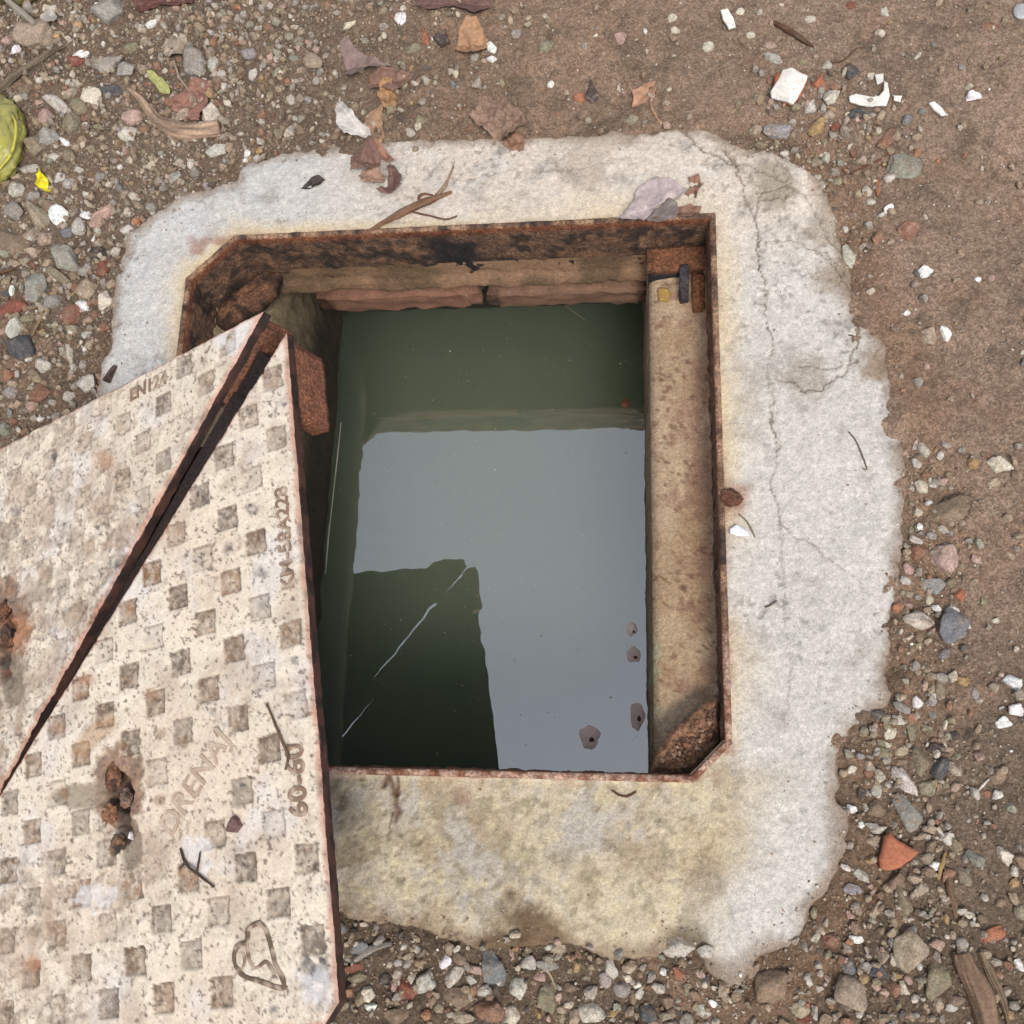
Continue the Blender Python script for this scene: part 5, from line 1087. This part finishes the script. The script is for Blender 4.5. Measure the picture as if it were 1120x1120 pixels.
# ------------------------------------------------------------------ gravel and grit (uncountable)
def scatter(name, n, size_lo, size_hi, sub, label, seed, pw=2.4, sink=.1, region=None, denp=1.5, parts=16):
    g = np.random.default_rng(seed)
    X = g.uniform(-1.1, 1.1, n * 4); Y = g.uniform(-1.0, 1.2, n * 4)
    Z = zg(X, Y); P = PX(np.stack([X, Y, Z], 1)); den = density(np.clip(P[:, 0], 0, 1120), np.clip(P[:, 1], 0, 1120))
    clump = np.clip(.75 + .6 * fbm(X, Y, 18, 3, seed), .1, 1.4)
    k = g.random(n * 4) < den ** denp * clump
    sdv = csdf(X, Y); k &= (sdv < .003) | ((g.random(len(X)) < .85 * np.exp(-np.clip(sdv, 0, 1) / (.013 if name == 'grit' else .004)) + (.004 if name == 'grit' else 0)) & (hole_d(X, Y) > .012))
    Z = np.where(sdv > .005, zc(X, Y) - .0004, Z)
    if region is not None: k &= region(X, Y, P)
    X, Y, Z, P = X[k][:n], Y[k][:n], Z[k][:n], P[k][:n]
    if name == 'coarse_gravel':
        kk = np.ones(len(X), bool)
        for q in STONES: kk &= np.hypot(P[:, 0] - q[0], P[:, 1] - q[1]) > 5 + .4 * (q[2] + q[3]) / 2
        for l in LM: kk &= np.hypot(P[:, 0] - l[1], P[:, 1] - l[2]) > 14
        sel = []
        cells = {}
        for ii in np.where(kk)[0]:
            ca, cb = int(X[ii] // .009), int(Y[ii] // .009)
            near_ = [jj for da in (-1, 0, 1) for db in (-1, 0, 1) for jj in cells.get((ca + da, cb + db), ())]
            if all((X[ii] - X[jj]) ** 2 + (Y[ii] - Y[jj]) ** 2 > .0082 ** 2 for jj in near_): sel.append(ii); cells.setdefault((ca, cb), []).append(ii)
        X, Y, Z, P = X[sel], Y[sel], Z[sel], P[sel]
    N = len(X)
    T = [rock(sub, g.choice([9, 16, 26, 34]), seed * 50 + i, int(g.choice([9, 10, 12])), .09) for i in range(parts)]
    sz = size_lo + (size_hi - size_lo) * g.random(N) ** pw; ti = g.integers(0, parts, N)
    q = g.normal(size=(N, 4)); q /= np.linalg.norm(q, axis=1)[:, None]; w, x, y, z = q.T
    R = np.stack([np.stack([1-2*(y*y+z*z), 2*(x*y-z*w), 2*(x*z+y*w)], -1), np.stack([2*(x*y+z*w), 1-2*(x*x+z*z), 2*(y*z-x*w)], -1), np.stack([2*(x*z-y*w), 2*(y*z+x*w), 1-2*(x*x+y*y)], -1)], 1)
    asp = np.stack([np.ones(N), g.uniform(.6, 1, N), g.uniform(.45, .85, N)], 1) * sz[:, None] / 2
    keys = list(PAL); pal = np.array([s(*PAL[c]) for c in keys])
    wt = np.array([{'tan': 5, 'grey': 6, 'pale': 3, 'cream': 1.6, 'white': .7, 'slate': .5, 'brown': 6, 'russet': 1.6, 'red': .25, 'orange': .3, 'pink': 1.3, 'olive': 3, 'ochre': .5, 'dark': .9, 'mauve': .6, 'blue': .4, 'greenish': 1.2}[c] for c in keys]); wt /= wt.sum()
    C0 = pal[g.choice(len(keys), N, p=wt)] * g.uniform(.8, 1.12, N)[:, None]
    C0 = mix(C0 * 1.2, s(168, 146, 122), g.uniform(.1, .6, N))
    VV, FF, CC = [], [], []; off = 0
    for i in range(parts):
        m = np.where(ti == i)[0]
        if not len(m): continue
        tv, tf = T[i]; v = np.einsum('nij,nkj->nki', R[m], tv[None] * asp[m][:, None, :])
        v = v + np.stack([X[m], Y[m], Z[m] + sz[m] * sink], 1)[:, None]
        VV.append(v.reshape(-1, 3)); nv = len(tv); FF.append((tf[None] + (np.arange(len(m)) * nv)[:, None, None] + off).reshape(-1, 3)); off += nv * len(m)
        cc = C0[m][:, None, :] * (1 + .22 * np.tile(vn3(tv, 2.2, i), (len(m), 1)))[..., None]; CC.append(cc.reshape(-1, 3))
    return tag(mesh_obj(name, np.concatenate(VV), np.concatenate(FF), M_grav, col=np.concatenate(CC), loc=(0, 0, 0), smooth=False), label, name, kind='stuff')
scatter('coarse_gravel', 15500, .0070, .0180, 3, 'coarser stones packed between the larger loose stones', 63, 1.7, .10, denp=2.2, parts=18)
scatter('gravel', 34000, .0034, .0135, 2, 'mixed grey and brown gravel covering the soil around the collar', 61, 2.0, .14, denp=1.7)
scatter('grit', 95000, .0012, .0040, 1, 'fine gritty soil crumbs between the stones', 62, 1.6, .15, denp=.75, parts=10)

# rust flakes heaped on the near right corner seat
g = np.random.default_rng(9); VV, FF, CC = [], [], []; off = 0
for k in range(130):
    t = g.random(2); pa = np.array([.240, -.300]) + t[0] * np.array([.064, .064]); q = pa + t[1] * (np.array([.300, -.300]) - pa) * .8
    if q[0] - q[1] > .572: continue
    V, f = rock(1, 12, 7000 + k, 12, .1); sz = g.uniform(.0025, .0075); V = V * np.array([1, g.uniform(.4, 1), g.uniform(.15, .4)]) * sz / 2
    a_ = g.uniform(0, 6.28); c_, s__ = math.cos(a_), math.sin(a_); V[:, :2] = V[:, :2] @ np.array([[c_, s__], [-s__, c_]]); V = V + np.array([q[0], q[1], -.0255 + g.uniform(0, .004)])
    VV.append(V); FF.append(f + off); off += len(V); CC.append(np.tile(mix(s(160, 112, 84), s(116, 90, 76), g.random()) if g.random() < .85 else s(170, 140, 120), (len(V), 1)))
o = mesh_obj('rust_flakes', np.concatenate(VV), np.concatenate(FF), M_rust, frame, np.concatenate(CC)); o['kind'] = 'stuff'

scene.cycles.max_bounces = 6
